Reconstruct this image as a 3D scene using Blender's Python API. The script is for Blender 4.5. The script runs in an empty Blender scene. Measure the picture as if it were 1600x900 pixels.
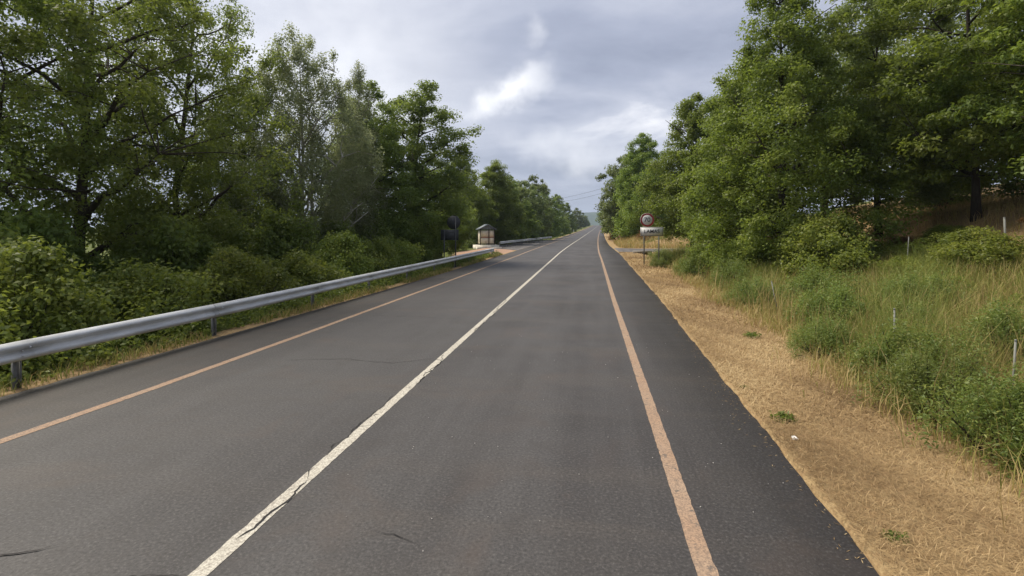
import bpy, math, random
import numpy as np
from mathutils import Vector, Matrix

scene = bpy.context.scene
COL = scene.collection
R = math.radians
random.seed(7)

# ------------------------------------------------------------------ camera
cam_d = bpy.data.cameras.new("camera")
cam_d.sensor_width = 36.0
cam_d.lens = 18.0
cam_d.shift_y = -95 / 1600
cam_d.clip_start = 0.05
cam_d.clip_end = 12000
cam = bpy.data.objects.new("camera", cam_d)
cam.location = (0, 0, 2.5)
cam.rotation_euler = (R(90), 0, R(8.497))
COL.objects.link(cam)
scene.camera = cam

# ------------------------------------------------------------------ light and exposure
SUN_AZ, SUN_EL = R(-72), R(58)          # azimuth clockwise from +Y (road direction)
world = bpy.data.worlds.new("World")
scene.world = world
world.use_nodes = True
W = world.node_tree
W.nodes.clear()


def wn(t, **k):
    n = W.nodes.new(t)
    for a, b in k.items():
        setattr(n, a, b)
    return n


def wmath(op, a, b=None, c=None):
    n = wn('ShaderNodeMath', operation=op)
    for i, v in enumerate((a, b, c)):
        if v is None:
            continue
        if isinstance(v, (int, float)):
            n.inputs[i].default_value = v
        else:
            W.links.new(v, n.inputs[i])
    return n.outputs[0]


tc = wn('ShaderNodeTexCoord')
sep = wn('ShaderNodeSeparateXYZ')
W.links.new(tc.outputs['Generated'], sep.inputs[0])
zabs = wmath('ABSOLUTE', sep.outputs[2])
zz = wmath('ADD', zabs, 0.26)
cx = wmath('DIVIDE', sep.outputs[0], zz)
cy = wmath('DIVIDE', sep.outputs[1], zz)
cmb = wn('ShaderNodeCombineXYZ')
W.links.new(cx, cmb.inputs[0])
W.links.new(cy, cmb.inputs[1])
nz1 = wn('ShaderNodeTexNoise')
nz1.inputs['Scale'].default_value = 1.25
nz1.inputs['Detail'].default_value = 9
nz1.inputs['Roughness'].default_value = 0.56
nz1.inputs['Distortion'].default_value = 0.35
mp1 = wn('ShaderNodeMapping')
mp1.inputs['Location'].default_value = (3.1, 1.7, 0.4)
mp1.inputs['Rotation'].default_value = (0, 0, R(35))
mp1.inputs['Scale'].default_value = (0.9, 1.2, 1)
W.links.new(cmb.outputs[0], mp1.inputs[0])
W.links.new(mp1.outputs[0], nz1.inputs['Vector'])
rmp = wn('ShaderNodeValToRGB')
e = rmp.color_ramp.elements
e[0].position, e[0].color = 0.30, (0.28, 0.31, 0.40, 1)
e[1].position, e[1].color = 0.70, (0.90, 0.90, 0.93, 1)
m_ = rmp.color_ramp.elements.new(0.46)
m_.color = (0.385, 0.415, 0.515, 1)
m_ = rmp.color_ramp.elements.new(0.60)
m_.color = (0.54, 0.565, 0.65, 1)


def sky_dir(x, y):
    """direction of a break in the cloud, given as tangent offsets from the road heading"""
    v = Vector((x, 1.0, y)).normalized()
    return v


def cloud_break(vx, vz, width, gain, sx=1.0, rot=0.0, rim=.16):
    """soft opening in the cloud deck around one direction of the sky, its rim broken by noise"""
    d = sky_dir(vx, vz)
    nv = wn('ShaderNodeTexNoise')
    nv.inputs['Scale'].default_value = 9.0 if rim > .1 else 16.0
    nv.inputs['Detail'].default_value = 5
    W.links.new(tc.outputs['Generated'], nv.inputs['Vector'])
    sub = wn('ShaderNodeVectorMath', operation='SUBTRACT')
    W.links.new(tc.outputs['Generated'], sub.inputs[0])
    sub.inputs[1].default_value = d
    warp = wn('ShaderNodeVectorMath', operation='MULTIPLY_ADD')
    W.links.new(nv.outputs['Color'], warp.inputs[0])
    warp.inputs[1].default_value = (rim, rim, rim)
    warp.inputs[2].default_value = (-rim / 2, -rim / 2, -rim / 2)
    add = wn('ShaderNodeVectorMath', operation='ADD')
    W.links.new(sub.outputs[0], add.inputs[0])
    W.links.new(warp.outputs[0], add.inputs[1])
    mp = wn('ShaderNodeMapping', vector_type='TEXTURE')
    mp.inputs['Rotation'].default_value = (0, -rot, 0)
    mp.inputs['Scale'].default_value = (width * sx, width, width)
    W.links.new(add.outputs[0], mp.inputs[0])
    ln = wn('ShaderNodeVectorMath', operation='LENGTH')
    W.links.new(mp.outputs[0], ln.inputs[0])
    mr = wn('ShaderNodeMapRange', interpolation_type='SMOOTHSTEP')
    W.links.new(ln.outputs['Value'], mr.inputs['Value'])
    mr.inputs['From Min'].default_value = 1.35
    mr.inputs['From Max'].default_value = 0.0
    mr.inputs['To Min'].default_value = 0.0
    mr.inputs['To Max'].default_value = gain
    return wmath('MULTIPLY', mr.outputs[0], wmath('ADD', 0.35, wmath('MULTIPLY', nv.outputs['Fac'], 1.1)))


brk = wmath('ADD', cloud_break(-0.150, 0.268, 0.034, 0.75, 2.6, R(30), .09),
            cloud_break(-0.108, 0.385, 0.024, 0.30, 1.0, 0, .07))
brk = wmath('ADD', brk, cloud_break(-0.52, 0.36, 0.20, 0.50, 1.7, R(-25)))
brk = wmath('ADD', brk, cloud_break(-0.03, 0.145, 0.045, 0.40, 3.2, R(-14), .09))
gadd = wn('ShaderNodeMixRGB', blend_type='MIX')
W.links.new(brk, gadd.inputs[0])
W.links.new(rmp.outputs[0], gadd.inputs[1])
gadd.inputs[2].default_value = (1.25, 1.24, 1.22, 1)
W.links.new(nz1.outputs['Fac'], rmp.inputs[0])
scl = wn('ShaderNodeMixRGB', blend_type='MULTIPLY')
scl.inputs[0].default_value = 1
W.links.new(gadd.outputs[0], scl.inputs[1])
scl.inputs[2].default_value = (8.7, 8.7, 8.8, 1)
sky = wn('ShaderNodeTexSky', sky_type='NISHITA')
sky.sun_disc = False
sky.sun_elevation = SUN_EL
sky.sun_rotation = SUN_AZ
mixs = wn('ShaderNodeMixRGB')
mixs.inputs[0].default_value = 0.93
W.links.new(sky.outputs[0], mixs.inputs[1])
W.links.new(scl.outputs[0], mixs.inputs[2])
bg = wn('ShaderNodeBackground')
bg.inputs['Strength'].default_value = 0.1
W.links.new(mixs.outputs[0], bg.inputs[0])
wo = wn('ShaderNodeOutputWorld')
W.links.new(bg.outputs[0], wo.inputs[0])

sd = bpy.data.lights.new("sun", 'SUN')
sd.energy = 4.0
sd.angle = R(26)
sd.color = (1.0, 0.91, 0.77)
sun = bpy.data.objects.new("sun", sd)
sdir = Vector((math.sin(SUN_AZ) * math.cos(SUN_EL), math.cos(SUN_AZ) * math.cos(SUN_EL), math.sin(SUN_EL)))
sun.rotation_euler = (-sdir).to_track_quat('-Z', 'Y').to_euler()
sun.location = sdir * 60
COL.objects.link(sun)

vs = scene.view_settings
vs.view_transform = 'Standard'
vs.look = 'None'
vs.exposure = 0.46
vs.gamma = 1.0
vs.use_curve_mapping = False
scene.render.engine = 'CYCLES'
scene.cycles.max_bounces = 12
scene.cycles.diffuse_bounces = 6
scene.cycles.transparent_max_bounces = 8

# ------------------------------------------------------------------ helpers


def obj(name, mesh, mat=None, parent=None, loc=None):
    o = bpy.data.objects.new(name, mesh)
    COL.objects.link(o)
    if mat is not None and mesh is not None and not mesh.materials:
        mesh.materials.append(mat)
    if parent is not None:
        o.parent = parent
    if loc is not None:
        o.location = loc
    return o


def empty(name, loc, label, cat, group=None, rz=0.0):
    o = bpy.data.objects.new(name, None)
    o.empty_display_size = 0.2
    COL.objects.link(o)
    o.location = loc
    o.rotation_euler = (0, 0, rz)
    tag(o, label, cat, group)
    return o


def tag(o, label=None, cat=None, group=None, kind=None):
    if label:
        o["label"] = label
    if cat:
        o["category"] = cat
    if group:
        o["group"] = group
    if kind:
        o["kind"] = kind
    return o


def quads_mesh(name, V, F, tint=None, smooth=False):
    V = np.asarray(V, dtype=np.float32)
    F = np.asarray(F, dtype=np.int32)
    k = F.shape[1]
    m = bpy.data.meshes.new(name)
    m.vertices.add(len(V))
    m.vertices.foreach_set("co", V.ravel())
    m.loops.add(F.size)
    m.loops.foreach_set("vertex_index", F.ravel())
    m.polygons.add(len(F))
    m.polygons.foreach_set("loop_start", np.arange(0, F.size, k, dtype=np.int32))
    m.polygons.foreach_set("loop_total", np.full(len(F), k, dtype=np.int32))
    if smooth:
        m.polygons.foreach_set("use_smooth", np.ones(len(F), dtype=bool))
    if tint is not None:
        a = m.attributes.new("tint", 'FLOAT', 'POINT')
        a.data.foreach_set("value", np.asarray(tint, dtype=np.float32))
    m.update(calc_edges=True)
    return m


def join_arrays(parts):
    Vs, Fs, off = [], [], 0
    for v, f in parts:
        Vs.append(np.asarray(v, dtype=float))
        Fs.append(np.asarray(f, dtype=int) + off)
        off += len(v)
    return np.concatenate(Vs), np.concatenate(Fs)


def box_arr(cx_, cy_, cz_, sx, sy, sz, rz=0.0):
    p = np.array([[x, y, z] for x in (-.5, .5) for y in (-.5, .5) for z in (-.5, .5)]) * [sx, sy, sz]
    c, s = math.cos(rz), math.sin(rz)
    p = np.stack([p[:, 0] * c - p[:, 1] * s, p[:, 0] * s + p[:, 1] * c, p[:, 2]], 1) + [cx_, cy_, cz_]
    f = np.array([[0, 1, 3, 2], [4, 6, 7, 5], [0, 4, 5, 1], [2, 3, 7, 6], [0, 2, 6, 4], [1, 5, 7, 3]])
    return p, f


def tube_arr(pts, rad, n=6, cap=True):
    pts = np.asarray(pts, dtype=float)
    rad = np.asarray(rad, dtype=float)
    T = np.gradient(pts, axis=0)
    T /= np.linalg.norm(T, axis=1)[:, None] + 1e-9
    ref = np.where(np.abs(T[:, 2:3]) > 0.9, np.array([[1., 0, 0]]), np.array([[0, 0, 1.]]))
    ref = np.repeat(ref[:1], len(pts), 0)
    A = np.cross(T, ref)
    A /= np.linalg.norm(A, axis=1)[:, None] + 1e-9
    B = np.cross(T, A)
    th = np.linspace(0, 2 * np.pi, n, endpoint=False)
    V = pts[:, None, :] + rad[:, None, None] * (np.cos(th)[None, :, None] * A[:, None, :] + np.sin(th)[None, :, None] * B[:, None, :])
    V = V.reshape(-1, 3)
    k = len(pts)
    i = np.arange(k - 1)[:, None] * n
    j = np.arange(n)[None, :]
    j2 = (j + 1) % n
    F = np.stack([i + j, i + j2, i + n + j2, i + n + j], -1).reshape(-1, 4)
    if cap and n == 4:
        F = np.concatenate([F, [[3, 2, 1, 0]], [[(k - 1) * n + q for q in range(4)]]])
    elif cap and n == 6:
        e_ = (k - 1) * n
        F = np.concatenate([F, [[5, 4, 1, 0], [4, 3, 2, 1]], [[e_, e_ + 1, e_ + 4, e_ + 5], [e_ + 1, e_ + 2, e_ + 3, e_ + 4]]])
    elif cap and n == 8:
        e_ = (k - 1) * n
        F = np.concatenate([F, [[7, 6, 1, 0], [6, 5, 2, 1], [5, 4, 3, 2]],
                            [[e_, e_ + 1, e_ + 6, e_ + 7], [e_ + 1, e_ + 2, e_ + 5, e_ + 6], [e_ + 2, e_ + 3, e_ + 4, e_ + 5]]])
    return V, F


# ------------------------------------------------------------------ materials


class Mat:
    def __init__(s, name):
        s.m = bpy.data.materials.new(name)
        s.m.use_nodes = True
        s.t = s.m.node_tree
        s.t.nodes.clear()
        s.out = s.n('ShaderNodeOutputMaterial')

    def n(s, t, **k):
        x = s.t.nodes.new(t)
        for a, b in k.items():
            setattr(x, a, b)
        return x

    def set(s, inp, v):
        if v is None:
            return
        if hasattr(v, 'is_output') or isinstance(v, bpy.types.NodeSocket):
            s.t.links.new(v, inp)
        else:
            inp.default_value = v

    def coord(s, kind='Object', scale=(1, 1, 1)):
        c = s.n('ShaderNodeTexCoord')
        mp = s.n('ShaderNodeMapping')
        mp.inputs['Scale'].default_value = scale
        s.t.links.new(c.outputs[kind], mp.inputs[0])
        return mp.outputs[0]

    def noise(s, vec, scale, detail=4, rough=0.55, dist=0.0):
        x = s.n('ShaderNodeTexNoise')
        s.set(x.inputs['Vector'], vec)
        x.inputs['Scale'].default_value = scale
        x.inputs['Detail'].default_value = detail
        x.inputs['Roughness'].default_value = rough
        x.inputs['Distortion'].default_value = dist
        return x.outputs['Fac']

    def ramp(s, fac, stops, interp='LINEAR'):
        x = s.n('ShaderNodeValToRGB')
        x.color_ramp.interpolation = interp
        el = x.color_ramp.elements
        while len(el) < len(stops):
            el.new(0.5)
        for q, (p, c) in zip(el, stops):
            q.position = p
            q.color = (c[0], c[1], c[2], 1) if hasattr(c, '__len__') else (c, c, c, 1)
        s.set(x.inputs[0], fac)
        return x.outputs[0]

    def mix(s, fac, a, b, mode='MIX'):
        x = s.n('ShaderNodeMixRGB', blend_type=mode)
        for i, v in enumerate((fac, a, b)):
            if isinstance(v, tuple):
                v = (v[0], v[1], v[2], 1)
            s.set(x.inputs[i], v)
        return x.outputs[0]

    def math(s, op, a, b=None):
        x = s.n('ShaderNodeMath', operation=op)
        s.set(x.inputs[0], a)
        if b is not None:
            s.set(x.inputs[1], b)
        return x.outputs[0]

    def attr(s, name):
        x = s.n('ShaderNodeAttribute')
        x.attribute_name = name
        return x

    def bump(s, h, strength=0.3, dist=0.02):
        x = s.n('ShaderNodeBump')
        s.set(x.inputs['Height'], h)
        x.inputs['Strength'].default_value = strength
        x.inputs['Distance'].default_value = dist
        return x.outputs[0]

    def principled(s, color, rough=0.8, spec=0.3, metal=0.0, normal=None):
        x = s.n('ShaderNodeBsdfPrincipled')
        if isinstance(color, tuple):
            color = (color[0], color[1], color[2], 1)
        s.set(x.inputs['Base Color'], color)
        s.set(x.inputs['Roughness'], rough)
        s.set(x.inputs['Specular IOR Level'], spec)
        s.set(x.inputs['Metallic'], metal)
        if normal is not None:
            s.set(x.inputs['Normal'], normal)
        return x.outputs[0]

    def done(s, sh):
        s.t.links.new(sh, s.out.inputs['Surface'])
        return s.m


def leaf_mat(name, dark, mid, light, trans=0.35, tcol=(0.16, 0.22, 0.03)):
    M = Mat(name)
    a = M.attr("tint").outputs['Fac']
    oi = M.n('ShaderNodeObjectInfo')
    c = M.ramp(a, [(0.0, dark), (0.5, mid), (1.0, light)])
    hs = M.n('ShaderNodeHueSaturation')
    hs.inputs['Saturation'].default_value = 1.0
    v = M.n('ShaderNodeMapRange')
    M.set(v.inputs['Value'], oi.outputs['Random'])
    v.inputs['To Min'].default_value = 0.80
    v.inputs['To Max'].default_value = 1.2
    M.set(hs.inputs['Value'], v.outputs[0])
    h = M.n('ShaderNodeMapRange')
    M.set(h.inputs['Value'], oi.outputs['Random'])
    h.inputs['To Min'].default_value = 0.485
    h.inputs['To Max'].default_value = 0.51
    M.set(hs.inputs['Hue'], h.outputs[0])
    M.set(hs.inputs['Color'], c)
    p = M.principled(hs.outputs[0], 0.5, 0.35)
    t = M.n('ShaderNodeBsdfTranslucent')
    M.set(t.inputs['Color'], M.mix(0.55, hs.outputs[0], tcol))
    mx = M.n('ShaderNodeMixShader')
    mx.inputs[0].default_value = trans
    M.t.links.new(p, mx.inputs[1])
    M.t.links.new(t.outputs[0], mx.inputs[2])
    return M.done(mx.outputs[0])


def blade_mat(name, stops, trans=0.25):
    M = Mat(name)
    a = M.attr("tint").outputs['Fac']
    c = M.ramp(a, stops)
    p = M.principled(c, 0.6, 0.25)
    t = M.n('ShaderNodeBsdfTranslucent')
    M.set(t.inputs['Color'], c)
    mx = M.n('ShaderNodeMixShader')
    mx.inputs[0].default_value = trans
    M.t.links.new(p, mx.inputs[1])
    M.t.links.new(t.outputs[0], mx.inputs[2])
    return M.done(mx.outputs[0])


def bark_mat(name, a, b, scale=6.0):
    M = Mat(name)
    v = M.coord('Object', (1, 1, 0.3))
    n = M.noise(v, scale, 6, 0.65)
    c = M.ramp(n, [(0.3, a), (0.7, b)])
    return M.done(M.principled(c, 0.9, 0.15, normal=M.bump(n, 0.6, 0.03)))


def plain(name, col, rough=0.6, metal=0.0, var=0.25, scale=8.0, spec=0.4, bump=0.0):
    M = Mat(name)
    v = M.coord()
    n = M.noise(v, scale, 5, 0.6)
    d = tuple(x * (1 - var) for x in col)
    l = tuple(min(1, x * (1 + var)) for x in col)
    c = M.ramp(n, [(0.3, d), (0.7, l)])
    nm = M.bump(n, bump, 0.01) if bump else None
    return M.done(M.principled(c, rough, spec, metal, nm))


LEAF = leaf_mat("leaf_broad", (0.074, 0.112, 0.026), (0.132, 0.188, 0.041), (0.235, 0.285, 0.069), 0.48, (0.314, 0.39, 0.055))
LEAF_BRIGHT = leaf_mat("leaf_bright", (0.092, 0.142, 0.026), (0.162, 0.232, 0.041), (0.274, 0.325, 0.070), 0.45, (0.302, 0.39, 0.046))
LEAF_BRAMBLE_LIT = leaf_mat("leaf_bramble_lit", (0.090, 0.132, 0.026), (0.174, 0.230, 0.044), (0.336, 0.36, 0.078), 0.46, (0.358, 0.42, 0.055))  # bramble leaves, with the look of sunlit foliage painted into a lighter colour
LEAF_BIRCH = leaf_mat("leaf_birch", (0.18, 0.215, 0.105), (0.265, 0.305, 0.155), (0.36, 0.39, 0.22), 0.48, (0.38, 0.43, 0.18))
LEAF_OLIVE = leaf_mat("leaf_olive", (0.090, 0.122, 0.038), (0.145, 0.185, 0.058), (0.22, 0.25, 0.09), 0.40, (0.24, 0.30, 0.06))
LEAF_WEED = leaf_mat("leaf_weed", (0.085, 0.140, 0.030), (0.150, 0.215, 0.047), (0.30, 0.32, 0.085), 0.38, (0.29, 0.36, 0.06))
LEAF_RUST = leaf_mat("leaf_rust", (0.16, 0.085, 0.03), (0.26, 0.16, 0.06), (0.36, 0.25, 0.10), 0.25, (0.3, 0.18, 0.05))
BARK = bark_mat("bark", (0.030, 0.025, 0.019), (0.085, 0.072, 0.056))
BARK_PALE = bark_mat("bark_pale", (0.22, 0.21, 0.185), (0.56, 0.54, 0.49), 5.0)
DRY = blade_mat("straw", [(0.0, (0.18, 0.115, 0.052)), (0.5, (0.40, 0.278, 0.135)), (1.0, (0.58, 0.445, 0.24))], 0.15)
TALL = blade_mat("tall_grass_blades", [(0.0, (0.125, 0.180, 0.036)), (0.3, (0.205, 0.255, 0.055)), (0.5, (0.325, 0.325, 0.085)),
                                       (0.75, (0.42, 0.315, 0.13)), (1.0, (0.50, 0.37, 0.17))], 0.35)


def steel(name, base, rough):
    M = Mat(name)
    v = M.coord('Object', (3, 0.6, 3))
    n = M.noise(v, 2.5, 6, 0.65)
    n2 = M.noise(v, 30, 4, 0.6)
    c = M.ramp(n, [(0.3, tuple(x * 0.72 for x in base)), (0.7, tuple(x * 1.12 for x in base))])
    c = M.mix(M.ramp(n2, [(0.60, 0.0), (0.74, 0.35)]), c, (0.19, 0.165, 0.13))
    return M.done(M.principled(c, M.ramp(n, [(0.3, rough), (0.7, rough + 0.15)]), 0.5, 0.15))


STEEL = steel("galvanised_steel", (0.62, 0.635, 0.635), 0.50)
STEEL_DULL = steel("dull_steel", (0.20, 0.205, 0.20), 0.6)
SIGN_BACK = plain("sign_back", (0.055, 0.058, 0.062), 0.6, 0.2, 0.2)
POST_DARK = plain("post_dark", (0.075, 0.078, 0.08), 0.6, 0.2, 0.2)
WHITE_P = plain("white_paint", (0.78, 0.78, 0.76), 0.5, 0, 0.10, 14)
RED_P = plain("red_paint", (0.40, 0.045, 0.045), 0.5, 0, 0.2, 14)
BLACK_P = plain("black_paint", (0.03, 0.03, 0.035), 0.5, 0, 0.2)
CREAM = plain("cream_render", (0.68, 0.61, 0.46), 0.85, 0, 0.16, 4, 0.2)
SLATE = plain("slate_grey", (0.15, 0.18, 0.195), 0.6, 0, 0.3, 5)
DARKWOOD = plain("dark_wood", (0.075, 0.052, 0.038), 0.8, 0, 0.35, 8)
REDWOOD = plain("red_brown_trim", (0.30, 0.12, 0.075), 0.8, 0, 0.3, 8)
PLINTH_M = plain("whitewashed_stone", (0.66, 0.62, 0.52), 0.9, 0, 0.25, 3, 0.2, 0.4)
CONC = plain("concrete", (0.30, 0.28, 0.25), 0.9, 0, 0.3, 3, 0.2, 0.3)
CONC_POST = plain("pale_concrete_post", (0.24, 0.245, 0.22), 0.85, 0, 0.2, 6, 0.2)
HOLE_SHADE = plain("culvert_shade", (0.035, 0.033, 0.03), 0.9, 0, 0.3)
WOODPOLE = plain("weathered_wood", (0.16, 0.13, 0.10), 0.9, 0, 0.3, 5)
CABLE = plain("cable_black", (0.03, 0.03, 0.03), 0.7)
PAPER = plain("white_paper", (0.75, 0.75, 0.73), 0.8, 0, 0.08)


# ------------------------------------------------------------------ the lie of the land


def bend(Y):
    return 12.0 * (np.clip((np.asarray(Y, float) - 50) / 420, 0, None)) ** 1.3


def road_z(Y):
    Y = np.asarray(Y, float)
    up = 4.2 * np.clip((Y - 90) / 380, 0, 1) ** 1.6
    down = np.clip((Y - 470) / 600, 0, None)
    return up + 2.0 * np.clip((Y - 470) / 300, 0, 1) * np.clip((560 - Y) / 300, 0, 1) - 22 * down ** 1.3


def edge_r(Y):
    return np.interp(Y, [-40, 3.6, 10, 18, 50, 72, 3000], [2.05, 2.10, 2.23, 2.46, 2.95, 2.6, 2.6]) + bend(Y)


def edge_l(Y):
    return np.interp(Y, [-40, 4, 7, 11, 15, 27, 45, 3000], [-8.75, -8.66, -8.55, -8.30, -8.17, -7.80, -7.7, -7.7]) + bend(Y)


def line_c(Y):
    return -2.77 + bend(Y)


def line_r(Y):
    return np.interp(Y, [0, 18, 40, 70, 3000], [0.843, 0.86, 1.0, 1.05, 1.0]) + bend(Y)


def line_l(Y):
    return np.interp(Y, [0, 5, 7, 11.3, 18, 44, 3000], [-6.85, -6.78, -6.68, -6.58, -6.49, -6.15, -6.1]) + bend(Y)


def sstep(x, a, b):
    t = np.clip((np.asarray(x, float) - a) / (b - a), 0, 1)
    return t * t * (3 - 2 * t)


def ground_z(X, Y):
    X = np.asarray(X, float)
    Y = np.asarray(Y, float)
    zr = road_z(Y)
    s = X - edge_r(Y)
    near = np.interp(s, [0, .5, 2, 3.0, 4.2, 6, 11, 14.5, 22, 45, 200, 4000], [-.012, -.03, -.10, -.30, -.14, .10, .95, 3.0, 4.8, 8, 12, 25])
    lane = np.interp(s, [0, 4, 12, 40, 4000], [-.035, -.03, 0.05, 1.5, 25])
    far = np.interp(s, [0, .5, 1.6, 3.5, 6, 10, 20, 45, 200, 4000], [-.012, -.05, -.18, .5, 1.3, 1.7, 2.6, 4, 8, 25])
    w1 = sstep(Y, 50.8, 52.6)
    w2 = sstep(Y, 64.5, 68)
    zright = near * (1 - w1) + (lane * (1 - w2) + far * w2) * w1
    q = edge_l(Y) - X
    ln = np.interp(q, [0, .4, 1, 2.5, 5, 8, 20, 200, 4000], [-.008, .004, -.06, -.3, -.8, -1.2, -1.5, -2, -4])
    ll = np.interp(q, [0, 6.5, 9, 14, 30, 4000], [-.03, -.02, -.3, -1.1, -1.5, -4])
    wl = sstep(Y, 44, 50) * (1 - sstep(Y, 100, 118))
    zleft = ln * (1 - wl) + ll * wl
    z = np.where(s > 0, zright, np.where(q > 0, zleft, -0.09))
    d = np.maximum(s, q)
    b = (np.sin(X * 1.7 + Y * .6) * np.sin(Y * 1.3 - X * .4) * .035 + np.sin(X * .53 + 1.2) * np.sin(Y * .41) * .10)
    lanezone = np.maximum((w1 * (1 - w2)) * (s > 0), wl * (q > 0) * (q < 7))
    z = z + b * np.clip(d / 4, 0, 1) * (1 - lanezone)
    z = z + .38 * np.exp(-(((X + 10.4) / 1.3) ** 2 + ((Y - 51.5) / 4.2) ** 2)) * (q > 0) * np.clip(q / .8, 0, 1)
    return z + zr


def gz(x, y):
    return float(ground_z(np.array([x]), np.array([y]))[0])


def strip_grid(cols, Ys, zfun):
    """cols: list of callables X(Y)"""
    Xs = np.stack([np.broadcast_to(c(Ys), Ys.shape) for c in cols], 1)
    YY = np.repeat(Ys[:, None], len(cols), 1)
    Z = zfun(Xs, YY)
    V = np.stack([Xs, YY, Z], -1).reshape(-1, 3)
    n, k = Xs.shape
    i = np.arange(n - 1)[:, None] * k
    j = np.arange(k - 1)[None, :]
    F = np.stack([i + j, i + j + 1, i + k + j + 1, i + k + j], -1).reshape(-1, 4)
    return V, F


def geo(a, b, s0, g):
    out = [a]
    s = s0
    while out[-1] < b:
        out.append(out[-1] + s)
        s *= g
    out[-1] = b
    return np.array(out)


YS = np.concatenate([np.arange(-40, -2, 2.0), np.arange(-2, 20, .25), np.arange(20, 50, .5), np.arange(50, 70, .3), np.arange(70, 130, 1.0), geo(130, 4200, 4, 1.09)])
SR = np.concatenate([[0.0, .04, .12], np.arange(.3, 8, .3), geo(8, 4000, .5, 1.14)])
SL = np.concatenate([[0.0, .04, .12], np.arange(.3, 6, .3), geo(6, 4000, .6, 1.16)])
cols = [(lambda Y, s=s: edge_l(Y) - s) for s in SL[::-1]]
cols += [(lambda Y, t=t: edge_l(Y) * (1 - t) + edge_r(Y) * t) for t in (.06, .5, .94)]
cols += [(lambda Y, s=s: edge_r(Y) + s) for s in SR]
gv, gf = strip_grid(cols, YS, ground_z)
gm = quads_mesh("ground", gv, gf, smooth=True)
# what grows or lies on the ground (its own colour): straw, grass, red gravel, bare earth
gx, gy = gv[:, 0], gv[:, 1]
s_r = gx - edge_r(gy)
s_l = edge_l(gy) - gx
straw = np.clip(np.where(s_r > 0, 1 - sstep(s_r, 1.9, 3.0), 1 - sstep(s_l, .25, .7)), 0, 1)
bank = sstep(s_r, 10.5, 12.5) * (1 - sstep(gy, 46, 50))
brown = sstep(gy, 66, 69) * sstep(s_r, .8, 2.0) * (1 - sstep(s_r, 8, 14)) * (1 - sstep(gy, 120, 150))
lane_side = sstep(gy, 50, 52) * (1 - sstep(gy, 66, 68)) * (s_r > 0) * (1 - sstep(s_r, 14, 18))
straw = np.maximum.reduce([straw, bank * .8, brown * .85, lane_side * .9])
gravel = np.exp(-(((gx + 10.3) / 2.4) ** 2 + ((gy - 50.5) / 8.0) ** 2)) * 1.8 * (gx < -7.9)
for nm, val in (("straw", straw), ("gravel", np.clip(gravel, 0, 1))):
    at = gm.attributes.new(nm, 'FLOAT', 'POINT')
    at.data.foreach_set("value", val.astype(np.float32))


def ground_material():
    M = Mat("ground")
    v = M.coord()
    n1 = M.noise(v, 0.9, 6, 0.6)
    n2 = M.noise(v, 7.0, 5, 0.65)
    vs_ = M.coord('Object', (1.0, 0.35, 1))
    n3 = M.noise(vs_, 38.0, 4, 0.7, 0.6)
    strawc = M.ramp(n3, [(0.25, (0.18, 0.122, 0.062)), (0.5, (0.35, 0.25, 0.13)), (0.75, (0.48, 0.365, 0.20))])
    strawc = M.mix(M.ramp(n2, [(0.42, 0.0), (0.72, 0.55)]), strawc, (0.235, 0.135, 0.07))
    grass = M.ramp(n2, [(0.3, (0.055, 0.070, 0.020)), (0.55, (0.105, 0.125, 0.034)), (0.8, (0.19, 0.175, 0.06))])
    w = M.math('ADD', M.attr("straw").outputs['Fac'], M.math('MULTIPLY', M.math('SUBTRACT', n1, 0.5), 0.9))
    w = M.ramp(w, [(0.35, 0.0), (0.65, 1.0)])
    c = M.mix(w, grass, strawc)
    redg = M.ramp(n3, [(0.3, (0.25, 0.145, 0.10)), (0.7, (0.44, 0.305, 0.22))])
    wg = M.math('ADD', M.attr("gravel").outputs['Fac'], M.math('MULTIPLY', M.math('SUBTRACT', n2, 0.5), 0.6))
    c = M.mix(M.ramp(wg, [(0.35, 0.0), (0.6, 1.0)]), c, redg)
    return M.done(M.principled(c, 0.95, 0.1, normal=M.bump(n3, 0.7, 0.03)))


ground = obj("ground", gm, ground_material())
tag(ground, "verges, banks and fields on both sides of the road", None, kind="structure")

# ------------------------------------------------------------------ road
rng = np.random.default_rng(5)
YR = np.concatenate([np.arange(-40, -1, 1.0), np.arange(-1, 30, .12), np.arange(30, 70, .4), np.arange(70, 130, 1.0), geo(130, 1100, 4, 1.04)])
rag = np.convolve(rng.normal(0, 1, len(YR) + 8), np.ones(5) / 5, 'same')[4:-4] * 0.035 * (YR < 60)
rag2 = np.convolve(rng.normal(0, 1, len(YR) + 8), np.ones(5) / 5, 'same')[4:-4] * 0.03 * (YR < 60)


def rc(f):
    return f


rcols = [lambda Y: edge_l(Y) + rag2 - .01, lambda Y: edge_l(Y) + rag2 + .02,
         lambda Y: line_l(Y) - .12, lambda Y: line_l(Y) + .02, lambda Y: line_l(Y) * .5 + line_c(Y) * .5, line_c,
         lambda Y: line_c(Y) * .5 + line_r(Y) * .5, lambda Y: line_r(Y) - .02, lambda Y: line_r(Y) + .12,
         lambda Y: edge_r(Y) + rag - .02, lambda Y: edge_r(Y) + rag + .01]
camber = np.array([-.05, .0, .0, 0, .0, .0, .0, 0, 0, 0, -.05])
rv, rf = strip_grid(rcols, YR, lambda X, Y: road_z(Y) + camber[None, :] * 1.0)
rm = quads_mesh("road", rv, rf, smooth=False)
at = rm.attributes.new("shoulder", 'FLOAT', 'POINT')
sh = np.tile(np.array([1, 1, 1, 0, 0, 0, 0, 0, 1, 1, 1], dtype=np.float32), len(YR))
at.data.foreach_set("value", sh)
lm = rm.attributes.new("left_lane_sheen", 'FLOAT', 'POINT')
lm.data.foreach_set("value", np.tile(np.array([0, 0, 0, 1, 1, .5, 0, 0, 0, 0, 0], dtype=np.float32), len(YR)))


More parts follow.
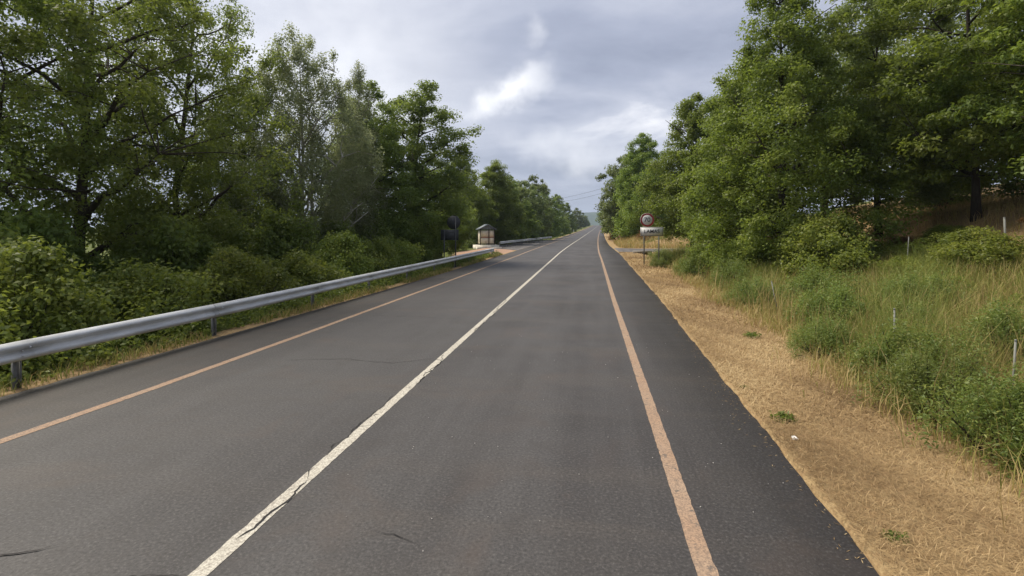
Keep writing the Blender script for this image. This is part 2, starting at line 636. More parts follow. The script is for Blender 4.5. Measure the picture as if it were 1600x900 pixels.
def asphalt(name, with_attr=True, tone=1.0):
    M = Mat(name)
    v = M.coord()
    big = M.noise(v, 0.35, 5, 0.6, 0.4)
    streak = M.noise(M.coord('Object', (1.0, 0.06, 1)), 1.1, 5, 0.62)
    cross = M.noise(M.coord('Object', (0.16, 1.0, 1)), 0.9, 4, 0.6, 0.3)
    fine = M.noise(v, 95, 3, 0.75)
    mid = M.noise(v, 14, 5, 0.65)
    c = M.ramp(big, [(0.3, (0.032, 0.029, 0.028)), (0.5, (0.046, 0.042, 0.041)), (0.72, (0.072, 0.065, 0.058))])
    c = M.mix(M.ramp(streak, [(0.42, 0.0), (0.64, 0.75)]), c, (0.088, 0.084, 0.082))
    c = M.mix(M.ramp(cross, [(0.50, 0.0), (0.70, 0.55)]), c, (0.100, 0.084, 0.068))  # pale bands across the road, dappled light painted into the colour
    if with_attr:
        c = M.mix(M.math('MULTIPLY', M.attr("left_lane_sheen").outputs['Fac'], 0.55), c, (0.072, 0.071, 0.074))  # bluish sky sheen of the left lane, mixed into the asphalt colour
        c = M.mix(M.math('MULTIPLY', M.attr("shoulder").outputs['Fac'], 0.30), c, (0.038, 0.031, 0.027))
    c = M.mix(M.ramp(fine, [(0.35, 0.45), (0.65, 0.0)]), c, (0.035, 0.033, 0.032))
    c = M.mix(M.ramp(fine, [(0.60, 0.0), (0.78, 0.5)]), c, (0.20, 0.19, 0.18))
    grain = M.noise(v, 36, 3, 0.7)
    c = M.mix(M.ramp(grain, [(0.32, 0.8), (0.50, 0.0)]), c, (0.020, 0.019, 0.018))
    c = M.mix(M.ramp(grain, [(0.54, 0.0), (0.70, 0.6)]), c, (0.150, 0.142, 0.134))
    c = M.mix(M.ramp(mid, [(0.56, 0.0), (0.74, 0.45)]), c, (0.040, 0.036, 0.034))
    blot = M.noise(v, 2.3, 5, 0.62, 0.5)
    c = M.mix(M.ramp(blot, [(0.52, 0.0), (0.70, 0.40)]), c, (0.042, 0.037, 0.034))
    rust = M.noise(v, 0.8, 4, 0.6, 0.8)
    c = M.mix(M.ramp(rust, [(0.54, 0.0), (0.74, 0.45)]), c, (0.080, 0.060, 0.048))
    if tone != 1.0:
        c = M.mix(1.0, c, (tone, tone, tone), 'MULTIPLY')
    rough = M.ramp(big, [(0.3, 0.72), (0.7, 0.60)])
    return M.done(M.principled(c, rough, 0.42, normal=M.bump(fine, 0.35, 0.004)))


ASPH = asphalt("asphalt", True, 0.86)
ASPH_PALE = asphalt("asphalt_pale", False, 1.9)
road = obj("road", rm, ASPH)
tag(road, "two lane asphalt road running straight ahead", None, kind="structure")


def paint_mat(name, col, wear, dirt):
    M = Mat(name)
    v = M.coord()
    a = M.noise(v, 7, 6, 0.7)
    b = M.noise(v, 60, 4, 0.7)
    b2 = M.noise(v, 1.1, 4, 0.6)
    c = M.mix(M.ramp(b2, [(0.35, 0.0), (0.7, 0.6)]), col, dirt)
    c = M.mix(M.ramp(b, [(0.42, 0.0), (0.62, 0.55)]), c, (0.085, 0.068, 0.056))
    c = M.mix(M.ramp(M.noise(v, 24, 4, 0.7), [(0.46, 0.0), (0.68, 0.55)]), c, (0.12, 0.092, 0.074))
    c = M.mix(M.ramp(a, [(wear, 0.0), (wear + .07, 0.8)]), c, (0.085, 0.08, 0.075))
    return M.done(M.principled(c, 0.75, 0.3))


P_WHITE = paint_mat("worn_white_line", (0.60, 0.575, 0.49), 0.60, (0.48, 0.45, 0.37))
P_TAN = paint_mat("dirty_edge_line", (0.36, 0.235, 0.15), 0.58, (0.40, 0.31, 0.225))


def line_strip(name, f, w, mat, y0, y1, seed):
    r = np.random.default_rng(seed)
    Y = np.concatenate([np.arange(y0, 25, .08), np.arange(25, 70, .4), np.arange(70, 130, 1.0), geo(130, y1, 4, 1.04)])
    j1 = r.normal(0, .003, len(Y)) * (Y < 30)
    j2 = r.normal(0, .003, len(Y)) * (Y < 30)
    V, F = strip_grid([lambda Y: f(Y) - w / 2 + j1, lambda Y: f(Y) + w / 2 + j2], Y, lambda X, Y: road_z(Y) + .004 + .00002 * np.clip(Y, 0, 600))
    return obj(name, quads_mesh(name, V, F), mat, road)


o = line_strip("center_line", line_c, .135, P_WHITE, -6, 460, 1)
o["label"] = "worn cream white painted centre line"
o = line_strip("edge_line", line_r, .15, P_TAN, -6, 460, 2)
o["label"] = "dirty tan painted line along the right shoulder"
o = line_strip("edge_line", line_l, .15, P_TAN, -6, 460, 3)
o["label"] = "dirty tan painted line along the left shoulder"

CRACK = plain("crack_fill", (0.022, 0.020, 0.019), 0.9, 0, 0.3)


def crack(pts, w, seed, step=.05, jit=.02):
    r = np.random.default_rng(seed)
    pts = np.array(pts, float)
    seg = np.linalg.norm(np.diff(pts, axis=0), axis=1)
    t = np.concatenate([[0], np.cumsum(seg)])
    n = max(4, int(t[-1] / step))
    tt = np.linspace(0, t[-1], n)
    P = np.stack([np.interp(tt, t, pts[:, 0]), np.interp(tt, t, pts[:, 1])], 1)
    walk = np.cumsum(r.normal(0, jit, (n, 2)), 0)
    walk -= np.linspace(0, 1, n)[:, None] * walk[-1]
    P = P + walk * .6 + r.normal(0, jit * .35, (n, 2))
    T = np.gradient(P, axis=0)
    T /= np.linalg.norm(T, axis=1)[:, None] + 1e-9
    N = np.stack([-T[:, 1], T[:, 0]], 1)
    ww = w * (.35 + .9 * r.random(n)) * np.minimum(1, np.minimum(np.arange(n), np.arange(n)[::-1]) / 3 + .1)
    A = P + N * ww[:, None] / 2
    B = P - N * ww[:, None] / 2
    z = np.full((n, 1), .009)
    V = np.concatenate([np.hstack([A, z]), np.hstack([B, z])])
    V[:, 2] += road_z(V[:, 1])
    i = np.arange(n - 1)
    F = np.stack([i + n, i + n + 1, i + 1, i], 1)
    return obj("crack", quads_mesh("crack", V, F), CRACK, road)


crack([(-5.9, 3.0), (-5.2, 3.35), (-4.5, 3.25), (-4.1, 3.45)], .016, 11)
crack([(-3.6, 3.15), (-3.1, 3.2), (-2.85, 3.25)], .012, 12)
crack([(-2.80, 3.75), (-2.78, 4.1), (-2.74, 4.7)], .022, 13)
crack([(-2.72, 4.7), (-2.83, 5.0)], .014, 14)
crack([(-2.86, 6.05), (-2.68, 6.15)], .016, 15)
crack([(-2.72, 7.8), (-2.69, 9.2), (-2.80, 9.7)], .02, 16)
crack([(-2.84, 5.2), (-2.86, 6.6), (-2.85, 7.3)], .012, 17)
crack([(-1.8, 4.05), (-1.55, 3.95), (-1.3, 3.85)], .010, 18)
crack([(-5.6, 8.9), (-4.6, 9.2), (-3.6, 9.0), (-2.9, 9.4)], .012, 19)
crack([(-6.3, 13.6), (-4.9, 13.8), (-3.2, 13.5)], .012, 20)
crack([(-2.7, 12.0), (-2.75, 15.0), (-2.85, 18.0)], .02, 21)

# small stones on the asphalt
r9 = np.random.default_rng(44)
pt = []
for k in range(70):
    x_, y_ = r9.uniform(-2.5, 1.9), r9.uniform(3.3, 12)
    s_ = r9.uniform(.004, .009)
    pt.append(box_arr(x_, y_, s_ * .4, s_ * 1.4, s_, s_ * .8, r9.uniform(0, 3)))
o = obj("loose_grit", quads_mesh("loose_grit", *join_arrays(pt)), plain("grit", (0.42, 0.40, 0.37), .9))
tag(o, "tiny pale stones scattered over the near right lane", "grit", kind="stuff")

r9 = np.random.default_rng(45)
n = 420
yl = 2.5 + 16 * r9.random(n) ** 1.4
sl = -np.abs(r9.normal(0, .16, n)) + .02
xl = edge_r(yl) + sl
az = r9.random(n) * 6.28
Lb = r9.uniform(.02, .07, n)
dl = np.stack([np.cos(az), np.sin(az), np.zeros(n)], 1)
nl = np.stack([-np.sin(az), np.cos(az), np.zeros(n)], 1)
pc = np.stack([xl, yl, np.full(n, .006)], 1)
LV = np.stack([pc - dl * Lb[:, None] / 2, pc + nl * .003, pc + dl * Lb[:, None] / 2, pc - nl * .003], 1).reshape(-1, 3)
o = obj("straw_litter", quads_mesh("straw_litter", LV, np.arange(n * 4).reshape(-1, 4), np.repeat(r9.random(n), 4)), DRY)
tag(o, "loose straw bits blown onto the right shoulder edge", "litter", kind="stuff")

# side road on the right and lay-by on the left
xs = np.concatenate([np.arange(0, 12, .5), np.arange(12, 34, 2.0)])


def side_sheet(name, near_y, far_y, x0f, xs_, mat, sign):
    V = []
    for s_ in xs_:
        for t in (0, .25, .5, .75, 1.0):
            a, b = near_y(s_), far_y(s_)
            y = a * (1 - t) + b * t
            x = float(x0f(y)) + sign * s_
            V.append((x, y, gz(x, y) + .02))
    n = len(xs_)
    F = []
    for i in range(n - 1):
        for j in range(4):
            q = [i * 5 + j, i * 5 + 5 + j, i * 5 + 6 + j, i * 5 + 1 + j]
            F.append(q if sign > 0 else q[::-1])
    return tag(obj(name, quads_mesh(name, V, F, smooth=True), mat), kind="structure")


o = side_sheet("side_road", lambda s: 52.9 + .9 * min(1, s / 3.0), lambda s: 63.5 - 1.8 * min(1, s / 3.0), lambda y: edge_r(y) - .15, xs, ASPH_PALE, 1)
o["label"] = "narrow paler side road leaving to the right"
o = side_sheet("lay_by", lambda s: 55.0 + 1.2 * s, lambda s: 104 - 3.0 * s, lambda y: edge_l(y) + .15, np.arange(0, 5.2, .4), ASPH_PALE, -1)
o["label"] = "pale asphalt lay-by left of the road before the small kiosk"

# far ridge
hx = np.linspace(-2600, 2600, 120)
hy = np.linspace(0, 900, 14)
rh = np.random.default_rng(3)
prof = 62 + 22 * np.sin(hx / 410 + .9) + 12 * np.sin(hx / 170 + 2) + 5 * np.sin(hx / 61)
HV = []
for j, y in enumerate(hy):
    k = math.sin(min(1, y / 520) * math.pi / 2) ** 1.2
    for i, x in enumerate(hx):
        HV.append((x + 120, 2300 + y, -30 + (prof[i] + 30) * k + rh.normal(0, 1.5) * k))
HF = [[j * 120 + i, j * 120 + i + 1, (j + 1) * 120 + i + 1, (j + 1) * 120 + i] for j in range(13) for i in range(119)]
HM = Mat("wooded_ridge")
hv = HM.coord()
hn = HM.noise(hv, 0.02, 6, 0.7)
hcol = HM.ramp(hn, [(0.35, (0.030, 0.048, 0.022)), (0.65, (0.075, 0.100, 0.040))])
ridge = obj("hills", quads_mesh("hills", HV, HF, smooth=True), HM.done(HM.principled(hcol, .95, .1)))
tag(ridge, "hazy blue wooded ridge beyond the end of the road", kind="structure")

# ------------------------------------------------------------------ foliage


def leaf_cloud(rs, centers, radii, per, leaf, flat=.75, fold=.12, narrow=.62, ctint=None, down=0.0):
    K = len(centers)
    idx = np.repeat(np.arange(K), per)
    n = len(idx)
    o_ = rs.normal(0, 1, (n, 3))
    o_ /= np.linalg.norm(o_, axis=1)[:, None]
    rad_ = rs.random(n) ** .55
    off = o_ * rad_[:, None]
    fl = np.array([1, 1, flat])
    P = centers[idx] + off * radii[idx][:, None] * fl
    N = o_ * .55 + np.array([0, 0, .55]) + rs.normal(0, .55, (n, 3))
    N /= np.linalg.norm(N, axis=1)[:, None]
    D = rs.normal(0, 1, (n, 3)) + o_ * .5 + np.array([0, 0, -down])
    D -= (D * N).sum(1)[:, None] * N
    D /= np.linalg.norm(D, axis=1)[:, None] + 1e-9
    S = np.cross(N, D)
    L = leaf * (.65 + .7 * rs.random(n))[:, None]
    Wd = L * narrow
    base = P - D * L * .5
    tip = P + D * L * .5
    a = P + S * Wd * .5 + N * L * fold
    b = P - S * Wd * .5 + N * L * fold
    V = np.stack([base, a, tip, b], 1).reshape(-1, 3)
    F = np.arange(n * 4).reshape(-1, 4)
    if ctint is None:
        ctint = rs.random(K)
    t = np.clip(ctint[idx] * .55 + rs.random(n) * .45, 0, 1)
    return V, F, np.repeat(t, 4)


def skeleton(rs, H, r0, bare, lean, limbs, spread, up):
    """trunk and limb polylines"""
    lines = []
    k = 9
    t = np.linspace(0, 1, k)
    wob = np.cumsum(rs.normal(0, .02 * H, (k, 2)), 0) * .35
    wob[0] = 0
    T = np.stack([wob[:, 0] + lean[0] * t * H, wob[:, 1] + lean[1] * t * H, t * H * .93 - .25], 1)
    rr = r0 * (1 - t) ** .8 + .015
    rr[0] *= 1.35
    lines.append((T, rr))
    for i in range(limbs):
        f = bare + (0.86 - bare) * ((i + rs.random() * .8) / limbs)
        p0 = np.array([np.interp(f, t, T[:, q]) for q in range(3)])
        az = i * 2.4 + rs.normal(0, .3)
        ln = spread * (1.05 - .55 * f) * (.8 + .4 * rs.random())
        m = 6
        s_ = np.linspace(0, 1, m)
        pts = np.stack([p0[0] + np.cos(az) * ln * s_, p0[1] + np.sin(az) * ln * s_, p0[2] + ln * up * (s_ ** .8 + .1 * s_ ** 2)], 1)
        pts[1:] += np.cumsum(rs.normal(0, .04 * ln, (m - 1, 3)), 0)
        ra = np.interp(f, t, rr) * .62 * (1 - s_) ** .8 + .012
        lines.append((pts, ra))
    return lines


def make_tree(seed, H, crown_r, bare, nclump, per, leaf, mat, bark=None, r0=.2, shape='round', clump=.75, flat=.75,
              limbs=14, up=.55, ground_skirt=False, stems=1, down=0., narrow=.62, lower=None, lump=.3):
    rs = np.random.default_rng(seed)
    lines = []
    for s_ in range(stems):
        ln = (rs.normal(0, .03), rs.normal(0, .03)) if stems == 1 else (math.cos(s_ * 2.1 + seed) * .07, math.sin(s_ * 2.1 + seed) * .07)
        lines += skeleton(rs, H * (1 - .08 * s_), r0 * (1 if stems == 1 else .8), max(bare, .12), ln, limbs, crown_r * .85, up)
    # clump centres inside a lobed envelope
    zb = (lower if lower is not None else bare) * H
    C = []
    ph = rs.random(6) * 6.28
    while len(C) < nclump:
        t = rs.random()
        if shape == 'round':
            rp = max(0.02, (1 - (2 * t - .82) ** 2 / 1.45)) ** .6 if t < .95 else .35
            rp *= (1 - max(0, t - .75) * 1.6)
        elif shape == 'cone':
            rp = (1 - t) ** .7 * .95 + .08
            rp *= min(1, .55 + t * 3)
        elif shape == 'column':
            rp = min(1, .45 + t * 2) * (1 - t ** 3 * .8)
        else:   # full to the ground
            rp = (1 - t ** 2.2) ** .6 * (.85 + .15 * math.sin(t * 6)) + .06
        if rs.random() > rp ** 1.2:
            continue
        a = rs.random() * 6.2832
        lob = 1 + lump * (math.sin(2 * a + ph[0] + t * 3) * .5 + math.sin(3 * a + ph[1] - t * 5) * .4 + math.sin(5 * a + ph[2] + t * 9) * .35)
        rad_ = crown_r * rp * lob * (rs.random() ** .42)
        C.append((math.cos(a) * rad_, math.sin(a) * rad_, zb + t * (H - zb)))
    C = np.array(C)
    tt = np.clip(C[:, 2] / H, 0, 1)
    T0 = lines[0][0]
    C[:, 0] += np.interp(C[:, 2], T0[:, 2], T0[:, 0])
    C[:, 1] += np.interp(C[:, 2], T0[:, 2], T0[:, 1])
    rad_ = clump * (.6 + .75 * rs.random(len(C))) * (1.05 - .3 * tt)
    V, F, tint = leaf_cloud(rs, C, rad_, per, leaf, flat, narrow=narrow, down=down)
    crown = quads_mesh("crown", V, F, tint)
    crown.materials.append(mat)
    parts = []
    for pts, ra in lines:
        parts.append(tube_arr(pts, ra, 8 if ra[0] > .08 else 6))
    nodes = np.concatenate([p for p, _ in lines])
    for c in C[::2]:
        d = nodes - c
        dist = np.linalg.norm(d * np.array([1, 1, 1.2]), axis=1) + np.where(d[:, 2] > .2, 3, 0)
        p0 = nodes[int(np.argmin(dist))]
        mid_ = (p0 + c) / 2 + rs.normal(0, .08, 3) + np.array([0, 0, .12])
        parts.append(tube_arr([p0, mid_, c], [.022, .014, .006], 4, False))
    wood = quads_mesh("trunk", *join_arrays(parts), smooth=True)
    wood.materials.append(bark or BARK)
    return wood, crown


def make_bush(seed, H, Rr, nclump, per, leaf, mat, flat=.8, narrow=.6, clump=.4):
    rs = np.random.default_rng(seed)
    C = []
    ph = rs.random(4) * 6.28
    while len(C) < nclump:
        t = rs.random() ** .8
        a = rs.random() * 6.2832
        rp = math.sqrt(max(0, 1 - t ** 2)) * .9 + .12
        lob = 1 + .28 * math.sin(2 * a + ph[0]) + .2 * math.sin(5 * a + ph[1] + 4 * t)
        rr = Rr * rp * lob * rs.random() ** .38
        hh = H * (.82 + .3 * math.sin(3 * a + ph[2]) * .6)
        C.append((math.cos(a) * rr, math.sin(a) * rr, .05 + t * hh))
    C = np.array(C)
    rad_ = clump * (.6 + .8 * rs.random(len(C)))
    V, F, tint = leaf_cloud(rs, C, rad_, per, leaf, flat, narrow=narrow)
    keep = V[:, 2].reshape(-1, 4).min(1) > -.05
    V = V.reshape(-1, 4, 3)[keep].reshape(-1, 3)
    tint = tint.reshape(-1, 4)[keep].ravel()
    F = np.arange(len(V)).reshape(-1, 4)
    m = quads_mesh("foliage", V, F, tint)
    m.materials.append(mat)
    parts = []
    for c in C[::2]:
        b0 = np.array([c[0] * .25, c[1] * .25, -.08])
        parts.append(tube_arr([b0, (b0 + c) / 2 + rs.normal(0, .06, 3), c], [.016, .011, .005], 4, False))
    st = quads_mesh("stem", *join_arrays(parts), smooth=True)
    st.materials.append(BARK)
    return st, m


PROTO = {
    'oak_a': make_tree(1, 12.0, 4.6, .22, 300, 205, .10, LEAF, r0=.17, clump=.70, limbs=16, lower=.22),
    'oak_b': make_tree(2, 12.0, 4.4, .20, 300, 205, .10, LEAF, r0=.18, clump=.68, limbs=16, lower=.24),
    'oak_c': make_tree(3, 13.5, 4.9, .18, 300, 195, .105, LEAF, r0=.17, clump=.68, limbs=16, lower=.20),
    'alder': make_tree(4, 12.5, 3.3, .15, 320, 220, .125, LEAF, r0=.16, clump=.66, shape='column', limbs=14, lower=.10),
    'birch_a': make_tree(5, 12.8, 3.0, .12, 560, 165, .09, LEAF_BIRCH, BARK_PALE, r0=.11, shape='column', clump=.42, flat=1.9, limbs=16, up=1.1, stems=3, down=1.2, lower=.14),
    'birch_b': make_tree(6, 13.2, 2.0, .12, 340, 140, .085, LEAF_BIRCH, BARK_PALE, r0=.10, shape='cone', clump=.40, flat=1.9, limbs=14, up=1.1, stems=2, down=1.2, lower=.12),
    'full_a': make_tree(7, 14.0, 4.0, .10, 500, 240, .125, LEAF_BRIGHT, r0=.2, clump=.74, shape='full', limbs=16, lower=.03, lump=.22),
    'full_b': make_tree(8, 11.5, 3.3, .10, 360, 240, .135, LEAF_BRIGHT, r0=.18, clump=.72, shape='full', limbs=14, lower=.14, lump=.22),
    'full_c': make_tree(12, 12.0, 3.6, .10, 360, 240, .145, LEAF_BRIGHT, r0=.18, clump=.75, shape='full', limbs=14, lower=.16, lump=.22),
    'chestnut_a': make_tree(9, 12.5, 4.8, .16, 260, 220, .19, LEAF_BRIGHT, r0=.15, clump=.9, flat=.5, limbs=16, lower=.12, narrow=.42, up=.35),
    'chestnut_b': make_tree(10, 13.5, 4.6, .16, 280, 220, .17, LEAF_OLIVE, r0=.16, clump=.82, limbs=16, lower=.15, narrow=.5),
    'far_a': make_tree(20, 12.0, 4.2, .10, 220, 90, .28, LEAF, r0=.2, clump=.85, shape='full', limbs=8, lower=.03, lump=.2),
    'far_b': make_tree(21, 12.0, 4.0, .10, 220, 90, .28, LEAF_OLIVE, r0=.2, clump=.85, shape='round', limbs=8, lower=.05, lump=.2),
    'far_c': make_tree(22, 12.0, 3.8, .10, 220, 90, .28, LEAF_BRIGHT, r0=.2, clump=.85, shape='full', limbs=8, lower=.03, lump=.2),
}
PH = {'oak_a': 12, 'oak_b': 12, 'oak_c': 13.5, 'alder': 12.5, 'birch_a': 12.8, 'birch_b': 13.2, 'full_a': 14, 'full_b': 11.5, 'full_c': 12,
      'chestnut_a': 12.5, 'chestnut_b': 13.5, 'far_a': 12, 'far_b': 12, 'far_c': 12}


def place_tree(kind, x, y, h, wide, rz, name, label, group):
    e_ = empty(name, (x, y, gz(x, y) - .02), label, "tree", group, rz)
    w_, c_ = PROTO[kind]
    k = h / PH[kind]
    e_.scale = (k * wide, k * wide, k)
    obj("trunk", w_, None, e_)
    obj("crown", c_, None, e_)
    return e_


GL = "trees behind the left guardrail"
GR = "trees along the right verge"
GB = "trees on the bank at the right"
TREES = [
    ('oak_a', -19.3, 12.3, 14.2, 1.0, .3, 'broadleaf_tree', "dark broadleaf tree cut by the left edge of the picture", GL),
    ('oak_b', -17.0, 14.7, 14.2, 1.0, 1.2, 'broadleaf_tree', "tall dark broadleaf tree behind the nearest guardrail post, left edge of the picture", GL),
    ('oak_c', -17.4, 19.2, 15.4, .80, 2.2, 'broadleaf_tree', "tallest dark tree just left of the pale birches", GL),
    ('alder', -17.4, 23.6, 9.5, 1.0, .5, 'broadleaf_tree', "shorter leafy tree filling the gap between dark tree and birches", GL),
    ('birch_a', -14.9, 25.1, 13.2, 1.15, 0.2, 'birch_tree', "wider pale birch with several thin whitish stems", GL),
    ('birch_b', -13.4, 27.4, 13.0, 1.0, 1.0, 'birch_tree', "narrow pointed pale birch, right one of the two birches", GL),
    ('alder', -13.6, 31.4, 12.4, 1.05, 2.0, 'broadleaf_tree', "slim green tree immediately right of the pointed birch", GL),
    ('alder', -12.4, 35.0, 13.2, 1.2, 3.1, 'broadleaf_tree', "rounded green tree with feathery right outline above the sign backs", GL),
    ('alder', -13.2, 45.0, 9.6, 1.25, 1.4, 'broadleaf_tree', "low dark tree whose branches reach over the small kiosk's left", GL),
    ('full_b', -16.0, 66.7, 12.4, 1.05, .6, 'broadleaf_tree', "soft olive green conical tree standing behind the small kiosk", GL),
    ('full_b', -14.6, 73.5, 12.2, 1.25, 3.0, 'broadleaf_tree', "olive green tree over the near end of the far guardrail", GL),
    ('far_b', -14.0, 92.0, 11.6, 1.2, .2, 'broadleaf_tree', "dark tree third from the kiosk behind the far guardrail", GL),
    ('far_a', -13.6, 84.0, 11.8, 1.2, 1.6, 'broadleaf_tree', "dark tree behind the far guardrail, just right of the kiosk", GL),
    ('far_b', -13.5, 100.0, 12.2, 1.25, 3.6, 'broadleaf_tree', "dark tree above the far end of the far guardrail, left of the road", GL),
    ('far_b', -11.8, 115.0, 15.5, .8, .6, 'broadleaf_tree', "taller round-topped dark tree rising above the far left row", GL),
    ('far_a', -11.6, 138.0, 13.5, 1.1, 2.6, 'broadleaf_tree', "far left roadside tree right after the taller round-topped one", GL),
    ('far_c', -11.0, 165.0, 13.5, 1.1, 2.1, 'broadleaf_tree', "far left roadside tree, third from the end of the row", GL),
    ('far_a', -9.8, 210.0, 13.0, 1.15, 4.1, 'broadleaf_tree', "far left roadside tree, second from the end of the row", GL),
    ('far_b', -7.0, 300.0, 13.5, .95, 5.1, 'broadleaf_tree', "last tree of the left row near the vanishing road", GL),
    ('far_a', -2.0, 455.0, 10.0, 1.0, .7, 'broadleaf_tree', "tiny tree at the left side of the road's vanishing crest", "trees at the far crest"),
    ('far_b', -4.0, 400.0, 10.5, 1.1, 1.7, 'broadleaf_tree', "small tree closing the left row at the crest", "trees at the far crest"),
    ('far_a', 24.0, 380.0, 10.0, 1.1, 2.7, 'broadleaf_tree', "small tree closing the right row at the crest", "trees at the far crest"),
    ('full_a', 9.3, 26.4, 14.2, 1.0, .4, 'broadleaf_tree', "tallest bright green tree leafy to the ground, right of the town sign", GR),
    ('full_b', 8.6, 32.6, 11.8, 1.0, 1.7, 'broadleaf_tree', "bright green tree left of the tallest right-hand one, leafy to the ground", GR),
    ('full_c', 8.2, 41.4, 12.4, 1.0, 2.9, 'broadleaf_tree', "leafy green tree directly behind and right of the speed limit sign", GR),
    ('full_c', 11.6, 47.0, 13.0, .9, 4.2, 'broadleaf_tree', "green tree at the near corner of the side road", GR),
    ('full_c', 8.2, 73.9, 14.5, .95, .9, 'broadleaf_tree', "green tree at the far corner of the side road above the speed limit sign", GR),
    ('far_c', 7.8, 84.0, 14.0, .95, 2.9, 'broadleaf_tree', "bright tree behind the small white arrow board", GR),
    ('far_b', 6.9, 97.0, 16.0, .95, 1.9, 'broadleaf_tree', "greyish green tree leaning over the right edge of the far road", GR),
    ('far_a', 8.0, 132.0, 15.5, .95, 3.3, 'broadleaf_tree', "far right roadside tree, second from the end of the row", GR),
    ('far_b', 10.8, 203.0, 13.0, .9, 4.6, 'broadleaf_tree', "last small tree of the right row near the vanishing road", GR),
    ('chestnut_b', 15.4, 30.0, 13.2, .95, .2, 'broadleaf_tree', "dull olive tree on the bank behind the tallest bright right-hand tree", GB),
    ('chestnut_a', 16.8, 25.2, 13.5, .95, 1.3, 'chestnut_tree', "chestnut tree on the bank with drooping pale green sprays", GB),
    ('chestnut_a', 17.6, 20.6, 12.0, .95, 3.6, 'chestnut_tree', "chestnut tree on the bank cut by the right edge of the picture", GB),
    ('chestnut_b', 25.0, 30.0, 12.5, 1.1, 2.2, 'broadleaf_tree', "dark tree in the second row behind the two chestnuts", GB),
    ('oak_c', 24.0, 38.5, 14.0, 1.1, 4.1, 'broadleaf_tree', "dark wood-edge tree seen between the chestnuts and olive tree", GB),
    ('oak_a', 17.5, 41.5, 14.5, 1.0, 5.1, 'broadleaf_tree', "dark tree behind the olive bank tree, mostly hidden", GB),
]
for a in TREES:
    place_tree(*a)

BP = {
    'bram_a': make_bush(31, 2.2, 1.9, 140, 120, .10, LEAF_BRAMBLE_LIT, clump=.40),
    'bram_b': make_bush(32, 2.0, 1.7, 130, 120, .10, LEAF_BRAMBLE_LIT, clump=.40),
    'shrub': make_bush(33, 3.2, 1.9, 130, 140, .125, LEAF, clump=.50),
    'weed_a': make_bush(34, .95, .85, 130, 130, .055, LEAF_WEED, clump=.20, narrow=.22, flat=1.5),
    'weed_b': make_bush(35, 1.0, .95, 130, 130, .055, LEAF_WEED, clump=.22, narrow=.28, flat=1.4),
    'rust': make_bush(36, 1.0, 1.2, 60, 90, .12, LEAF_RUST, clump=.3, narrow=.3),
}


def place_bush(kind, x, y, s, sz, rz, name, label, group, cat="bush"):
    e_ = empty(name, (x, y, gz(x, y) - .03), label, cat, group, rz)
    e_.scale = (s, s, s * sz)
    st, m = BP[kind]
    obj("stem", st, None, e_)
    obj("foliage", m, None, e_)
    return e_


